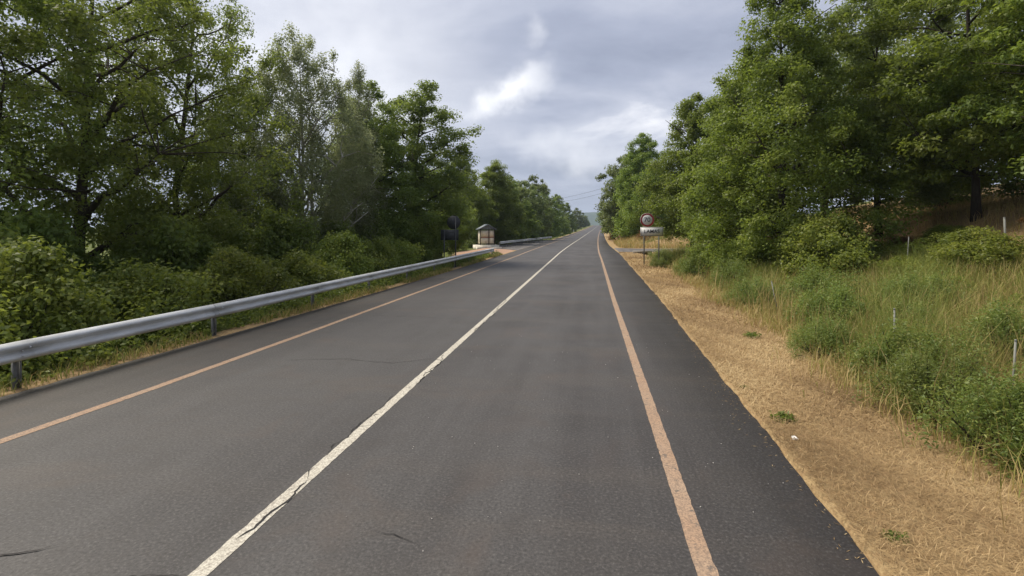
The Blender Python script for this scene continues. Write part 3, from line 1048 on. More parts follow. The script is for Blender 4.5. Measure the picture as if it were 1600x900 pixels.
BL = "bushes behind the left guardrail"
BR = "bushes and weeds along the right verge"
BUSHES = [
    ('bram_a', -11.3, 4.6, 1.0, 1.0, .2, 'bramble_bush', "bramble at the bottom left corner just behind the guardrail", BL),
    ('bram_a', -11.0, 8.2, 1.05, 1.05, 1.2, 'bramble_bush', "sunlit bramble behind the guardrail's nearest post, left edge", BL),
    ('bram_b', -10.8, 11.2, 1.0, 1.0, 2.4, 'bramble_bush', "bramble behind the second guardrail post from the left", BL),
    ('bram_a', -10.8, 14.2, 1.0, .95, 3.3, 'bramble_bush', "bramble behind the third guardrail post from the left", BL),
    ('bram_b', -10.7, 17.4, 1.0, .95, 4.0, 'bramble_bush', "bramble behind the guardrail below the tallest dark left tree", BL),
    ('bram_a', -10.7, 20.6, 1.0, 1.1, .9, 'bramble_bush', "bramble behind the guardrail left of the birches' foot", BL),
    ('bram_b', -10.6, 23.8, 1.05, 1.1, 5.0, 'bramble_bush', "bramble behind the guardrail below the wider birch", BL),
    ('bram_b', -10.5, 27.0, 1.05, 1.1, 1.9, 'bramble_bush', "bramble behind the guardrail left of the sign backs", BL),
    ('bram_a', -13.7, 9.4, 1.2, 1.2, 2.2, 'bramble_bush', "tall bright bramble in the second row, left edge", BL),
    ('shrub', -13.4, 14.8, 1.0, 1.1, .4, 'shrub', "dark shrub between the two dark left tree trunks", BL),
    ('shrub', -13.2, 20.2, 1.1, 1.1, 1.4, 'shrub', "dark shrub under the crown right of the tallest left tree", BL),
    ('shrub', -12.8, 24.4, 1.1, 1.0, 2.9, 'shrub', "dark shrub at the foot of the wider birch", BL),
    ('shrub', -12.2, 28.6, 1.1, 1.15, 4.1, 'shrub', "dark shrub at the foot of the pointed birch", BL),
    ('shrub', -11.4, 31.8, .95, 1.2, 5.2, 'shrub', "dark shrub immediately left of the sign backs", BL),
    ('shrub', -15.4, 11.8, 1.1, 1.15, 1.0, 'shrub', "shrub filling the gap left of the leftmost visible trunk", BL),
    ('shrub', -14.6, 13.4, .9, .9, 2.7, 'shrub', "shrub in front of the leftmost visible trunk", BL),
    ('shrub', -16.4, 17.4, 1.2, 1.25, 4.4, 'shrub', "tall shrub between the two dark trees, second row", BL),
    ('shrub', -16.2, 35.0, 1.1, 1.1, 3.2, 'shrub', "shrub seen behind the back of the rectangular sign", BL),
    ('bram_a', -11.0, 35.6, .55, .8, 1.1, 'bramble_bush', "low bright green bush below the sign backs", BL),
    ('shrub', -15.0, 52.5, 1.1, 1.1, 2.0, 'shrub', "dark shrub left of the small kiosk", BL),
    ('shrub', -15.0, 62.0, 1.2, 1.2, 2.6, 'shrub', "dark shrub close behind the small kiosk", BL),
    ('shrub', -13.6, 72.0, 1.2, 1.2, 4.6, 'shrub', "dark shrub at the near end of the far guardrail", BL),
    ('shrub', -13.4, 78.0, 1.2, 1.1, .6, 'shrub', "dark shrub behind the middle of the far guardrail", BL),
    ('shrub', -12.6, 92.0, 1.3, 1.1, 1.6, 'shrub', "dark shrub behind the far end of the far guardrail", BL),
    ('weed_b', 4.95, 6.6, 1.0, 1.0, .3, 'leafy_weed', "leafy green weed clump nearest the right edge beside straw verge", BR),
    ('weed_a', 4.75, 8.0, .95, 1.0, 1.5, 'leafy_weed', "second green weed clump up from the bottom right corner", BR),
    ('weed_b', 5.4, 9.5, 1.0, 1.05, 2.5, 'leafy_weed', "dark green weed clump beside the nearer slim fence post", BR),
    ('weed_a', 4.75, 11.2, .9, .9, 3.5, 'leafy_weed', "weed clump at the straw edge below the bending grass", BR),
    ('weed_b', 5.9, 13.6, 1.1, 1.1, 4.5, 'leafy_weed', "pale green weed clump between the two roadside fence posts", BR),
    ('weed_a', 5.6, 18.2, 1.1, 1.0, 5.5, 'leafy_weed', "weed clump just beyond the leaning white fence post", BR),
    ('weed_a', 5.9, 22.5, 1.3, 1.1, .8, 'leafy_weed', "greyish green weed clump below the bright trees' left side", BR),
    ('weed_b', 5.6, 27.5, 1.3, 1.1, 1.8, 'leafy_weed', "weed clump right of the town sign's foot", BR),
    ('weed_a', 4.5, 33.9, .75, .9, 4.8, 'leafy_weed', "low weed clump in front of the town sign's legs", BR),
    ('weed_a', 6.8, 12.0, .9, 1.0, .4, 'leafy_weed', "weed clump among the tall grass behind the slim fence post", BR),
    ('bram_b', 15.2, 24.4, .6, .6, .4, 'bramble_bush', "small bramble at the foot of the chestnut trunk on the bank", BR),
    ('rust', 14.4, 25.6, .9, .8, 2.4, 'dry_bush', "brown dead bracken on the straw bank left of the chestnut trunk", BR),
    ('rust', 16.6, 21.0, .9, .8, 4.4, 'dry_bush', "brown dead bracken on the straw bank right of the chestnut trunk", BR),
    ('weed_b', 7.4, 10.2, 1.0, 1.0, .9, 'leafy_weed', "green weed clump in the tall grass right of the slim fence post", BR),
    ('weed_a', 8.2, 14.4, 1.2, 1.0, 1.9, 'leafy_weed', "broad weed clump in the middle of the tall grass", BR),
    ('weed_b', 7.2, 17.4, 1.3, 1.0, 2.9, 'leafy_weed', "weed clump behind the leaning white fence post", BR),
    ('bram_b', 10.2, 16.6, .6, .6, 3.9, 'bramble_bush', "low bramble in the grass left of the grey fence post", BR),
    ('bram_a', 10.6, 13.2, .55, .55, 4.9, 'bramble_bush', "low bright bramble alone in the grass near the right edge", BR),
    ('bram_b', 11.2, 20.0, .7, .6, .1, 'bramble_bush', "low bramble around the foot of the grey fence post", BR),
    ('bram_a', 13.4, 21.6, .8, .7, 1.3, 'bramble_bush', "bright bramble between the grey post and the thick pale post", BR),
    ('weed_a', 5.3, 38.5, 1.2, .9, 2.8, 'leafy_weed', "weed clump behind the town sign's legs", BR),
    ('bram_a', 9.2, 21.8, 1.1, 1.1, .7, 'bramble_bush', "bright bush at the foot of the tallest right-hand tree", BR),
    ('bram_a', 7.4, 25.0, .9, 1.1, 1.7, 'bramble_bush', "bright bush left of the tallest right-hand tree's foot", BR),
    ('bram_a', 12.6, 18.6, .85, .8, 2.7, 'bramble_bush', "bright bramble below the bank beside the far right post", BR),
    ('bram_b', 14.6, 16.6, .85, .9, 3.7, 'bramble_bush', "bramble on the slope at the right edge of the picture", BR),
    ('bram_b', 12.2, 23.4, .8, .7, 4.7, 'bramble_bush', "dull bramble below the straw-covered bank", BR),
    ('bram_b', 15.4, 14.0, 1.0, .8, 5.7, 'bramble_bush', "bramble lowest on the right edge below the chestnut", BR),
    ('shrub', 21.0, 27.0, 1.2, 1.0, .9, 'shrub', "shaded shrub under the chestnuts on top of the bank", BR),
    ('shrub', 20.5, 33.0, 1.2, 1.0, 1.9, 'shrub', "shaded shrub behind the olive tree on the bank", BR),
    ('rust', 5.6, 101.0, 1.5, 1.3, .9, 'dry_bush', "pale rusty dry bush by the far right road edge", BR),
    ('rust', 7.6, 69.5, 1.3, .9, 1.9, 'dry_bush', "brown dried bracken behind the side road, below the town sign", BR),
    ('rust', 10.2, 69.8, 1.3, 1.0, 2.9, 'dry_bush', "brown dried bracken behind the side road, right of the town sign", BR),
    ('rust', 12.8, 70.2, 1.3, 1.0, 3.9, 'dry_bush', "brown dried bracken farthest right behind the side road", BR),
]
for a in BUSHES:
    place_bush(*a)

# ------------------------------------------------------------------ grasses


def blades(rs, X, Y, H, width, lean, tint, zoff=0.0):
    n = len(X)
    Z = ground_z(X, Y) + zoff
    az = rs.random(n) * 6.2832
    d = np.stack([np.cos(az), np.sin(az), np.zeros(n)], 1)
    s = np.stack([-np.sin(az + rs.normal(0, .5, n)), np.cos(az + rs.normal(0, .5, n)), np.zeros(n)], 1)
    B = np.stack([X, Y, Z - .01], 1)
    up = np.array([0, 0, 1.])
    L = lean * H
    m = B + up * (H * .55)[:, None] + d * (L * .25)[:, None]
    t = B + up * (H * np.sqrt(np.clip(1 - .35 * lean ** 2, .12, 1)))[:, None] + d * L[:, None]
    w = width[:, None] if hasattr(width, '__len__') else width
    V = np.stack([B - s * w * .5, B + s * w * .5, m + s * w * .4, m - s * w * .4, t + s * w * .06, t - s * w * .06], 1).reshape(-1, 3)
    i = np.arange(n)[:, None] * 6
    F = np.concatenate([i + np.array([[0, 1, 2, 3]]), i + np.array([[3, 2, 4, 5]])], 0)
    return V, F, np.repeat(tint, 6)


def flat_straw(rs, X, Y, L, w, tint):
    n = len(X)
    Z = ground_z(X, Y)
    az = rs.random(n) * 6.2832
    tilt = np.abs(rs.normal(0, .28, n)) + .03
    d = np.stack([np.cos(az) * np.cos(tilt), np.sin(az) * np.cos(tilt), np.sin(tilt)], 1)
    s = np.stack([-np.sin(az), np.cos(az), np.zeros(n)], 1)
    B = np.stack([X, Y, Z + rs.random(n) * .03], 1)
    w = w[:, None]
    T = B + d * L[:, None]
    mid_ = B + d * (L * .55)[:, None] + np.array([0, 0, 1.]) * (L * .08)[:, None]
    V = np.stack([B, mid_ + s * w * .5, T, mid_ - s * w * .5], 1).reshape(-1, 3)
    return V, np.arange(n * 4).reshape(-1, 4), np.repeat(tint, 4)


def cat_parts(ps):
    off = 0
    Vs, Fs, Ts = [], [], []
    for v, f, t in ps:
        Vs.append(v)
        Fs.append(f + off)
        Ts.append(t)
        off += len(v)
    return np.concatenate(Vs), np.concatenate(Fs), np.concatenate(Ts)


def patchy(X, Y, seed=0):
    return .5 + .25 * (np.sin(X * 2.1 + seed) * np.sin(Y * 1.3 + seed * 2) + np.sin(X * .9 - Y * .7 + seed) * .8 + np.sin(X * 4.3 + Y * 3.1) * .4)


rs = np.random.default_rng(77)
parts = []
# mown straw on the right verge, denser towards the camera
for (y0, y1, dens, L, w) in ((1.5, 7, 4200, .10, .0040), (7, 14, 2000, .12, .007), (14, 28, 700, .16, .013), (28, 52, 220, .22, .024)):
    n = int((y1 - y0) * 3.4 * dens)
    Y = rs.uniform(y0, y1, n)
    s_ = rs.uniform(.03, 3.4, n)
    X = edge_r(Y) + s_
    k = rs.random(n) < np.clip((3.3 - s_) / .8, .15, 1)
    X, Y = X[k], Y[k]
    n = len(X)
    t_ = np.clip(patchy(X, Y) * .9 + rs.random(n) * .5 - .22, 0, 1)
    parts.append(flat_straw(rs, X, Y, L * rs.uniform(.4, 1.5, n), w * rs.uniform(.6, 1.4, n), t_))
V, F, t_ = cat_parts(parts)
o = obj("dry_grass", quads_mesh("dry_grass", V, F, t_), DRY)
tag(o, "mown straw-coloured dry grass covering the right verge", "grass", kind="stuff")

# upright dry tufts at both asphalt edges
parts = []
n = 9000
Y = rs.uniform(2, 46, n) ** 1.0
X = edge_l(Y) - np.abs(rs.normal(.22, .18, n)) - .02
k = patchy(X * .3, Y, 3) > .38
X, Y = X[k], Y[k]
n = len(X)
parts.append(blades(rs, X, Y, rs.uniform(.05, .28, n), .007 + .0006 * Y, rs.uniform(.2, 1.1, n), np.clip(.55 + rs.normal(0, .25, n), 0, 1)))
n = 3500
Y = rs.uniform(46, 120, n)
X = edge_l(Y) - 7.4 - rs.random(n) * 2
parts.append(blades(rs, X, Y, rs.uniform(.2, .5, n), np.full(n, .04), rs.uniform(.2, .9, n), np.clip(.45 + rs.normal(0, .2, n), 0, 1)))
V, F, t_ = cat_parts(parts)
o = obj("verge_grass", quads_mesh("verge_grass", V, F, t_), TALL)
tag(o, "thin strip of dry grass between left asphalt edge and guardrail", "grass", kind="stuff")

# tall grass on the right
parts = []
for (y0, y1, x1, dens, w) in ((2.5, 12, 9.5, 800, .007), (12, 24, 13, 300, .013), (24, 50, 13, 80, .026)):
    n = int((y1 - y0) * x1 * dens)
    Y = rs.uniform(y0, y1, n)
    s_ = rs.uniform(1.9, 1.9 + x1, n)
    X = edge_r(Y) + s_
    edge = 2.25 + .5 * np.sin(Y * .9) * np.sin(Y * .37 + 1)
    p = patchy(X, Y, 5)
    k = (s_ < 10.6 + np.sin(Y * .8) * .6) & (rs.random(n) < np.clip((s_ - edge) / .7, 0, 1) ** 1.3) & (rs.random(n) < .35 + .9 * p)
    X, Y, s_, p = X[k], Y[k], s_[k], p[k]
    n = len(X)
    h = (.30 + .62 * np.clip((s_ - 1.9) / 1.6, 0, 1)) * rs.uniform(.45, 1.15, n) * (.75 + .5 * p)
    tn = np.clip(.27 + .85 * (1 - p) * rs.random(n) + .45 * np.clip(1 - (s_ - 2.2) / .9, 0, 1) * rs.random(n) + rs.normal(0, .12, n), 0, 1)
    parts.append(blades(rs, X, Y, h, w * rs.uniform(.6, 1.5, n), rs.uniform(.1, .9, n), tn))
n = 5200
Y = 2.5 + 26 * rs.random(n) ** 1.3
s_ = rs.normal(2.35, .32, n) + .35 * np.sin(Y * .9) * np.sin(Y * .37 + 1)
X = edge_r(Y) + s_
parts.append(blades(rs, X, Y, rs.uniform(.12, .55, n), .005 + .0006 * Y, rs.uniform(.2, 1.3, n), np.clip(rs.normal(.74, .2, n), 0, 1)))
n = 4200
Y = 2.5 + 22 * rs.random(n) ** 1.5
s_ = rs.uniform(2.3, 7.5, n)
X = edge_r(Y) + s_
parts.append(blades(rs, X, Y, rs.uniform(.7, 1.25, n), .006 + .0005 * Y, rs.uniform(.05, .55, n), np.clip(rs.normal(.72, .16, n), 0, 1)))
V, F, t_ = cat_parts(parts)
o = obj("tall_grass", quads_mesh("tall_grass", V, F, t_), TALL)
tag(o, "tall green and yellowing grass between straw verge and bank", "grass", kind="stuff")

# ivy and nettles under the guardrail, dry grass on the bank
n = 2600
Y = rs.uniform(2, 46, n)
X = edge_l(Y) - rs.uniform(.25, 2.4, n)
C = np.stack([X, Y, ground_z(X, Y) + rs.uniform(.03, .35, n)], 1)
V, F, t_ = leaf_cloud(rs, C, rs.uniform(.10, .22, n), 14, .085, .8)
k = (edge_l(V[:, 1]) - V[:, 0]).reshape(-1, 4).min(1) > .12
V = V.reshape(-1, 4, 3)[k].reshape(-1, 3)
t_ = t_.reshape(-1, 4)[k].ravel()
o = obj("ground_cover", quads_mesh("ground_cover", V, np.arange(len(V)).reshape(-1, 4), t_), LEAF)
tag(o, "low leafy ground cover under and behind the left guardrail", "ground cover", kind="stuff")

n = 16000
Y = rs.uniform(12, 46, n)
X = edge_r(Y) + rs.uniform(10, 19, n)
parts = [blades(rs, X, Y, rs.uniform(.15, .5, n), np.full(n, .02), rs.uniform(.3, 1.3, n), np.clip(.8 + rs.normal(0, .15, n), 0, 1))]
n = 9000
Y = rs.uniform(62.8, 88, n)
X = edge_r(Y) + rs.uniform(1, 14, n)
parts.append(blades(rs, X, Y, rs.uniform(.3, .9, n), np.full(n, .05), rs.uniform(.2, .9, n), np.clip(.75 + rs.normal(0, .2, n), 0, 1)))
V, F, t_ = cat_parts(parts)
o = obj("bank_grass", quads_mesh("bank_grass", V, F, t_), TALL)
tag(o, "brown dried grass on the right bank below the trees", "grass", kind="stuff")


def tuft(x, y, s, label, seed):
    r = np.random.default_rng(seed)
    n = 220
    C = np.stack([r.normal(0, .085, n), r.normal(0, .06, n), np.abs(r.normal(.02, .025, n))], 1)
    V, F, t = leaf_cloud(r, C, np.full(n, .03), 3, .055, .6, narrow=.35)
    V[:, 2] = np.maximum(V[:, 2], 0.0)
    ok = np.linalg.norm(V[:, :2].reshape(-1, 4, 2).mean(1), axis=1) < .15
    V, t = V.reshape(-1, 4, 3)[ok].reshape(-1, 3), t.reshape(-1, 4)[ok].ravel()
    F = np.arange(len(V)).reshape(-1, 4)
    o = obj("weed_tuft", quads_mesh("weed_tuft", V, F, t), LEAF, None, (x, y, gz(x, y)))
    o.scale = (s, s, s)
    tag(o, label, "weed", "low green weeds on the straw verge")


tuft(2.52, 7.14, 1.05, "largest low green weed on the straw beside the shoulder edge", 1)
tuft(2.45, 4.55, .6, "small green weed on the straw nearest the bottom right corner", 2)
tuft(3.76, 12.6, 1.3, "farthest low green weed on the straw verge", 3)
tuft(2.42, 8.5, .45, "tiny green weed just beyond the largest weed", 4)
r = np.random.default_rng(8)
pv = np.array([[-.035, -.025, .035], [.035, -.03, .05], [.04, .025, .035], [-.03, .03, .06], [0.0, 0.0, .075]])
o = obj("paper_scrap", quads_mesh("paper_scrap", pv, np.array([[0, 1, 4], [1, 2, 4], [2, 3, 4], [3, 0, 4]])), PAPER, None, (2.42, 6.5, gz(2.42, 6.5) - .03))
tag(o, "crumpled white paper scrap on straw below the largest weed", "litter")

# ------------------------------------------------------------------ guardrails
PROFILE = [(0.0, .310), (.018, .303), (.078, .262), (.082, .240), (.078, .214), (.022, .172), (.018, .155), (.022, .138),
           (.078, .096), (.082, .070), (.078, .048), (.018, .007), (0.0, .0)]


def beam(path, base, flip=1.0, extra=0.0, th=.004):
    """w-beam swept along ground path [(x,y)], rail foot at height base"""
    P = np.array(path, float)
    T = np.gradient(P, axis=0)
    T /= np.linalg.norm(T, axis=1)[:, None]
    N = np.stack([T[:, 1], -T[:, 0]], 1) * flip
    pr = [(d + extra, z) for d, z in PROFILE] + [(d + extra - th, z) for d, z in PROFILE[::-1]]
    k = len(pr)
    V = []
    for p, n_, b in zip(P, N, base):
        for d, z in pr:
            V.append((p[0] + n_[0] * d, p[1] + n_[1] * d, b + z))
    F = []
    for i in range(len(P) - 1):
        for j in range(k):
            j2 = (j + 1) % k
            F.append((i * k + j, i * k + j2, (i + 1) * k + j2, (i + 1) * k + j))
    h = len(PROFILE)
    for e_ in (0, (len(P) - 1) * k):
        for j in range(h - 1):
            F.append((e_ + j, e_ + j + 1, e_ + k - 2 - j, e_ + k - 1 - j))
    return quads_mesh("rail", V, F)


def post_mesh(h):
    ps = [box_arr(-.045, 0, h / 2 - .2, .006, .11, h + .4), box_arr(-.02, -.053, h / 2 - .2, .05, .005, h + .398), box_arr(-.02, .053, h / 2 - .2, .05, .005, h + .398)]
    return quads_mesh("post", *join_arrays(ps))


def guardrail(pts, label, name="guardrail", group=None):
    """pts: post positions"""
    p0 = pts[len(pts) // 2]
    root = empty(name, (p0[0], p0[1], gz(*p0)), label, "guardrail", group)
    inv = Vector(root.location)
    pm = post_mesh(.70)
    blk = quads_mesh("spacer", *box_arr(.035, 0, .60, .105, .10, .17))
    bolt = quads_mesh("bolt", *tube_arr([(0, 0, 0), (.016, 0, 0)], [.017, .015], 6))
    zs = [max(gz(x, y), float(road_z(y)) - .1) for x, y in pts]
    P = np.array(pts)
    T = np.gradient(P, axis=0)
    for i, (x, y) in enumerate(pts):
        ang = math.atan2(T[i][1], T[i][0]) - math.pi / 2
        for nm, me, mt in (("post", pm, STEEL_DULL), ("spacer", blk, STEEL_DULL)):
            q = obj(nm, me, mt, root, Vector((x, y, zs[i])) - inv)
            q.rotation_euler = (0, 0, ang)
        for dy, dz in ((-.06, .525), (.05, .64), (-.02, .595)):
            q = obj("bolt", bolt, STEEL, root, Vector((x + .168 - (.055 if dz == .595 else 0), y + dy, zs[i] + dz)) - inv)
            q.rotation_euler = (0, 0, ang)
    for i in range(len(pts) - 1):
        t = np.linspace(0, 1, 7)
        a = np.array(pts[i])
        b = np.array(pts[i + 1])
        d = (b - a) / np.linalg.norm(b - a)
        a2 = a - d * .16
        b2 = b + d * .16
        path = [a2 * (1 - k) + b2 * k + np.array([.088, 0]) for k in t]
        base = [(zs[i] * (1 - k) + zs[i + 1] * k) + .44 for k in t]
        me = beam(path, base, 1.0, .005 * (i % 2))
        q = obj("rail", me, STEEL, root)
        q.location = -inv
    return root


yp = [-1.4, 2.65, 6.72, 10.65, 14.75, 18.7, 22.7, 26.7, 30.6, 34.3, 38.2, 42.4]
xp = np.interp(yp, [-5, 6.7, 10.6, 14.9, 30.6, 42.8], [-9.0, -8.76, -8.52, -8.42, -8.14, -8.02])
guardrail([(float(x), float(y)) for x, y in zip(xp, yp)], "galvanised steel guardrail along the near left shoulder, running from the left edge")
fp = [(-10.9, 62.5), (-10.5, 66.5), (-10.05, 70.5), (-9.6, 74.5), (-9.2, 78.5), (-8.8, 82.5), (-8.4, 86.5), (-8.0, 90.5), (-7.6, 94.5), (-7.15, 98.5)]
guardrail([(x, y) for x, y in fp], "short distant guardrail right of the small kiosk, beyond the lay-by")

# ------------------------------------------------------------------ signs


def disc_arr(cx_, cy_, cz_, r, th, n=28, front=-1):
    a = np.linspace(0, 2 * np.pi, n, endpoint=False)
    ring = np.stack([cx_ + np.cos(a) * r, np.zeros(n), cz_ + np.sin(a) * r], 1)
    A = ring + [0, cy_ - th / 2, 0]
    B = ring + [0, cy_ + th / 2, 0]
    c0 = [[cx_, cy_ - th / 2, cz_], [cx_, cy_ + th / 2, cz_]]
    V = np.concatenate([A, B, c0])
    F = []
    for i in range(0, n):
        j = (i + 1) % n
        F.append((i, i + n, j + n, j))
    for i in range(0, n, 2):
        F.append((i, (i + 1) % n, (i + 2) % n, 2 * n))
        F.append(((i + 2) % n + n, (i + 1) % n + n, i + n, 2 * n + 1))
    return V, np.array(F)


def ring_arr(cx_, cy_, cz_, r0, r1, n=36):
    a = np.linspace(0, 2 * np.pi, n, endpoint=False)
    A = np.stack([cx_ + np.cos(a) * r0, np.full(n, cy_), cz_ + np.sin(a) * r0], 1)
    B = np.stack([cx_ + np.cos(a) * r1, np.full(n, cy_), cz_ + np.sin(a) * r1], 1)
    F = [(i, i + n, (i + 1) % n + n, (i + 1) % n) for i in range(n)]
    return np.concatenate([A, B]), np.array(F)


def text_part(txt, size, loc, mat, parent, name, sx=1.0):
    cu = bpy.data.curves.new(name, 'FONT')
    cu.body = txt
    cu.size = size
    cu.align_x = 'CENTER'
    cu.align_y = 'CENTER'
    cu.offset = 0.012 * size
    tmp = bpy.data.objects.new("tmp", cu)
    COL.objects.link(tmp)
    bpy.context.view_layer.update()
    me = bpy.data.meshes.new_from_object(tmp.evaluated_get(bpy.context.evaluated_depsgraph_get()))
    bpy.data.objects.remove(tmp)
    q = obj(name, me, None, parent, loc)
    me.materials.clear()
    me.materials.append(mat)
    q.rotation_euler = (R(90), 0, 0)
    q.scale = (sx, 1, 1)
    return q


sx_, sy_ = 4.12, 35.0
zg = gz(sx_, sy_)
sg = empty("road_sign", (sx_, sy_, zg), "round red-bordered 70 speed limit sign above a white town name plate on two posts", "sign")
Z0 = -zg
for x, top in ((-.46, 3.35), (.50, 2.5)):
    obj("post", quads_mesh("post", *box_arr(x, .035, (top + Z0) / 2 - .15, .07, .045, top + Z0 + .3)), STEEL_DULL, sg)
pl = obj("name_plate", quads_mesh("name_plate", *box_arr(.04, 0, 2.21 + Z0, 1.48, .02, .58)), WHITE_P, sg)
bd = join_arrays([box_arr(.04, -.0125, 2.21 + Z0 + .262, 1.42, .004, .022), box_arr(.04, -.0125, 2.21 + Z0 - .262, 1.42, .004, .022),
                  box_arr(-.66, -.0125, 2.21 + Z0, .022, .004, .50), box_arr(.74, -.0125, 2.21 + Z0, .022, .004, .50)])
obj("border", quads_mesh("border", *bd), BLACK_P, pl)
text_part("LAMAS", .34, (.04, -.0135, 2.21 + Z0), BLACK_P, pl, "lettering", .98)
dk = obj("speed_disc", quads_mesh("speed_disc", *disc_arr(-.26, 0, 2.98 + Z0, .46, .02)), WHITE_P, sg)
obj("red_ring", quads_mesh("red_ring", *ring_arr(-.26, -.0135, 2.98 + Z0, .335, .452)), RED_P, dk)
text_part("70", .42, (-.26, -.0135, 2.98 + Z0), BLACK_P, dk, "numerals")
sg.rotation_euler = (0, 0, R(3))

lx, ly = -8.62, 31.2
zl = gz(lx, ly)
sb = empty("road_sign", (lx, ly, zl), "dark back of a round sign and a rectangular plate behind the left guardrail", "sign")
for x, top, dy in ((-.34, 2.36, .6), (.40, 3.2, -.1)):
    obj("post", quads_mesh("post", *box_arr(x, -.04, (top - zl) / 2 - .2, .065, .045, top - zl + .4)), POST_DARK, sb)
q = obj("name_plate", quads_mesh("name_plate", *box_arr(0.0, 0, 2.02 - zl, 1.15, .022, .66)), SIGN_BACK, sb)
obj("stiffener", quads_mesh("stiffener", *join_arrays([box_arr(0, -.018, 2.2 - zl, 1.1, .014, .03), box_arr(0, -.018, 1.84 - zl, 1.1, .014, .03)])), SIGN_BACK, q)
obj("round_plate", quads_mesh("round_plate", *disc_arr(.26, 0, 2.80 - zl, .43, .022)), SIGN_BACK, sb)

wx, wy = 6.3, 83.8
zw = gz(wx, wy)
ws = empty("arrow_sign", (wx, wy, zw), "small white arrow-shaped board on a pale post beyond the side road", "sign")
obj("post", quads_mesh("post", *box_arr(0.05, .03, .55, .09, .05, 1.6)), CONC_POST, ws)
av = np.array([[-.62, 0, 1.55], [.50, 0, 1.55], [.70, 0, 1.70], [.50, 0, 1.85], [-.62, 0, 1.85]])
V = np.concatenate([av + [0, -.01, 0], av + [0, .01, 0]])
me = bpy.data.meshes.new("board")
me.from_pydata([tuple(v) for v in V], [], [(0, 1, 2, 3, 4), (9, 8, 7, 6, 5)] + [(i, i + 5, (i + 1) % 5 + 5, (i + 1) % 5) for i in range(5)])
obj("board", me, WHITE_P, ws)

# roadside delineators
for k, (f, y, lab) in enumerate(((edge_r, 150.0, "white delineator post on the right edge of the far road"),
                                 (edge_l, 190.0, "white delineator post on the left edge of the far road"))):
    x = float(f(y)) + (.6 if f is edge_r else -.6)
    e_ = empty("delineator_post", (x, y, gz(x, y)), lab, "post", "roadside delineator posts")
    obj("shaft", quads_mesh("shaft", *tube_arr([(0, 0, -.2), (0, 0, .6), (0, 0, 1.02)], [.085, .08, .07], 6)), WHITE_P, e_)
    obj("black_band", quads_mesh("black_band", *tube_arr([(0, 0, .66), (0, 0, .84)], [.086, .083], 6)), BLACK_P, e_)

# ------------------------------------------------------------------ small kiosk on a whitewashed plinth
kx, ky = -11.9, 58.9
zk = gz(kx, ky)
ko = empty("kiosk", (kx, ky, zk), "small cream-walled wayside kiosk with pitched slate roof on whitewashed stone plinth", "kiosk", None, R(24))
pv, pf = join_arrays([box_arr(0, -.05, .12, 2.7, 2.1, .64), box_arr(.9, -1.25, .02, 1.3, .5, .44, R(-9)), box_arr(-.9, -1.28, .05, .95, .55, .52, R(8))])
obj("plinth", quads_mesh("plinth", pv, pf), PLINTH_M, ko)
for x in (-.78, .30, .86):
    obj("corner_post", quads_mesh("corner_post", *box_arr(x if x != .30 else .22, -.62, 1.40, .085, .085, 1.94)), DARKWOOD, ko)
for x in (-.78, .86):
    obj("corner_post", quads_mesh("corner_post", *box_arr(x, .62, 1.40, .085, .085, 1.94)), DARKWOOD, ko)
for (a, b, z0, z1) in ((-.73, .17, .62, 1.30), (-.73, .17, 1.40, 2.12), (.27, .81, .62, 1.30), (.27, .81, 1.40, 2.12)):
    obj("wall_panel", quads_mesh("wall_panel", *box_arr((a + b) / 2, -.62, (z0 + z1) / 2, b - a, .04, z1 - z0)), CREAM, ko)
for (a, b) in ((-.73, .17), (.27, .81)):
    obj("mid_rail", quads_mesh("mid_rail", *box_arr((a + b) / 2, -.625, 1.35, b - a, .06, .09)), REDWOOD, ko)
for x in (-.78, .86):
    obj("side_panel", quads_mesh("side_panel", *box_arr(x, 0, 1.37, .04, 1.15, 1.5)), CREAM, ko)
obj("back_panel", quads_mesh("back_panel", *box_arr(.04, .62, 1.37, 1.55, .04, 1.5)), CREAM, ko)
gv_ = np.array([[-.9, -.80, 2.30], [.98, -.80, 2.30], [.04, -.80, 2.80], [-.9, .80, 2.30], [.98, .80, 2.30], [.04, .80, 2.80]])
gb_ = bpy.data.meshes.new("gable")
gi = gv_ * [0.92, .8, 1] - [0, 0, .03]
gb_.from_pydata([tuple(v) for v in gi], [], [(0, 1, 2), (5, 4, 3), (0, 3, 4, 1), (1, 4, 5, 2), (2, 5, 3, 0)])
obj("gable", gb_, SLATE, ko)
for sgn in (-1, 1):
    x0, x1 = .04, .04 + sgn * 1.10
    L = math.hypot(1.10, .585)
    rv_, rf_ = box_arr(0, 0, 0, L, 1.78, .05)
    ang = math.atan2(.585, 1.10) * sgn
    c, s = math.cos(ang), math.sin(ang)
    rv_ = np.stack([rv_[:, 0] * c + rv_[:, 2] * s, rv_[:, 1], -rv_[:, 0] * s + rv_[:, 2] * c], 1) + [(x0 + x1) / 2, 0, 2.545]
    obj("roof_slope", quads_mesh("roof_slope", rv_, rf_), SLATE, ko)

# culvert under the side road
hx_, hy_ = 5.2, 51.3
cu = empty("culvert", (hx_, hy_, gz(hx_, hy_)), "low concrete culvert headwall with dark opening below the side road", "culvert")
zc_ = -gz(hx_, hy_)
for a in (box_arr(-.72, 0, zc_ - .12, .36, .3, .6), box_arr(.72, 0, zc_ - .12, .36, .3, .6), box_arr(0, 0, zc_ + .11, 1.798, .31, .17)):
    obj("headwall", quads_mesh("headwall", *a), CONC, cu)
obj("opening", quads_mesh("opening", *box_arr(0, .25, zc_ - .2, 1.08, .3, .46)), HOLE_SHADE, cu)  # solid near-black box, the shade inside the culvert given as colour

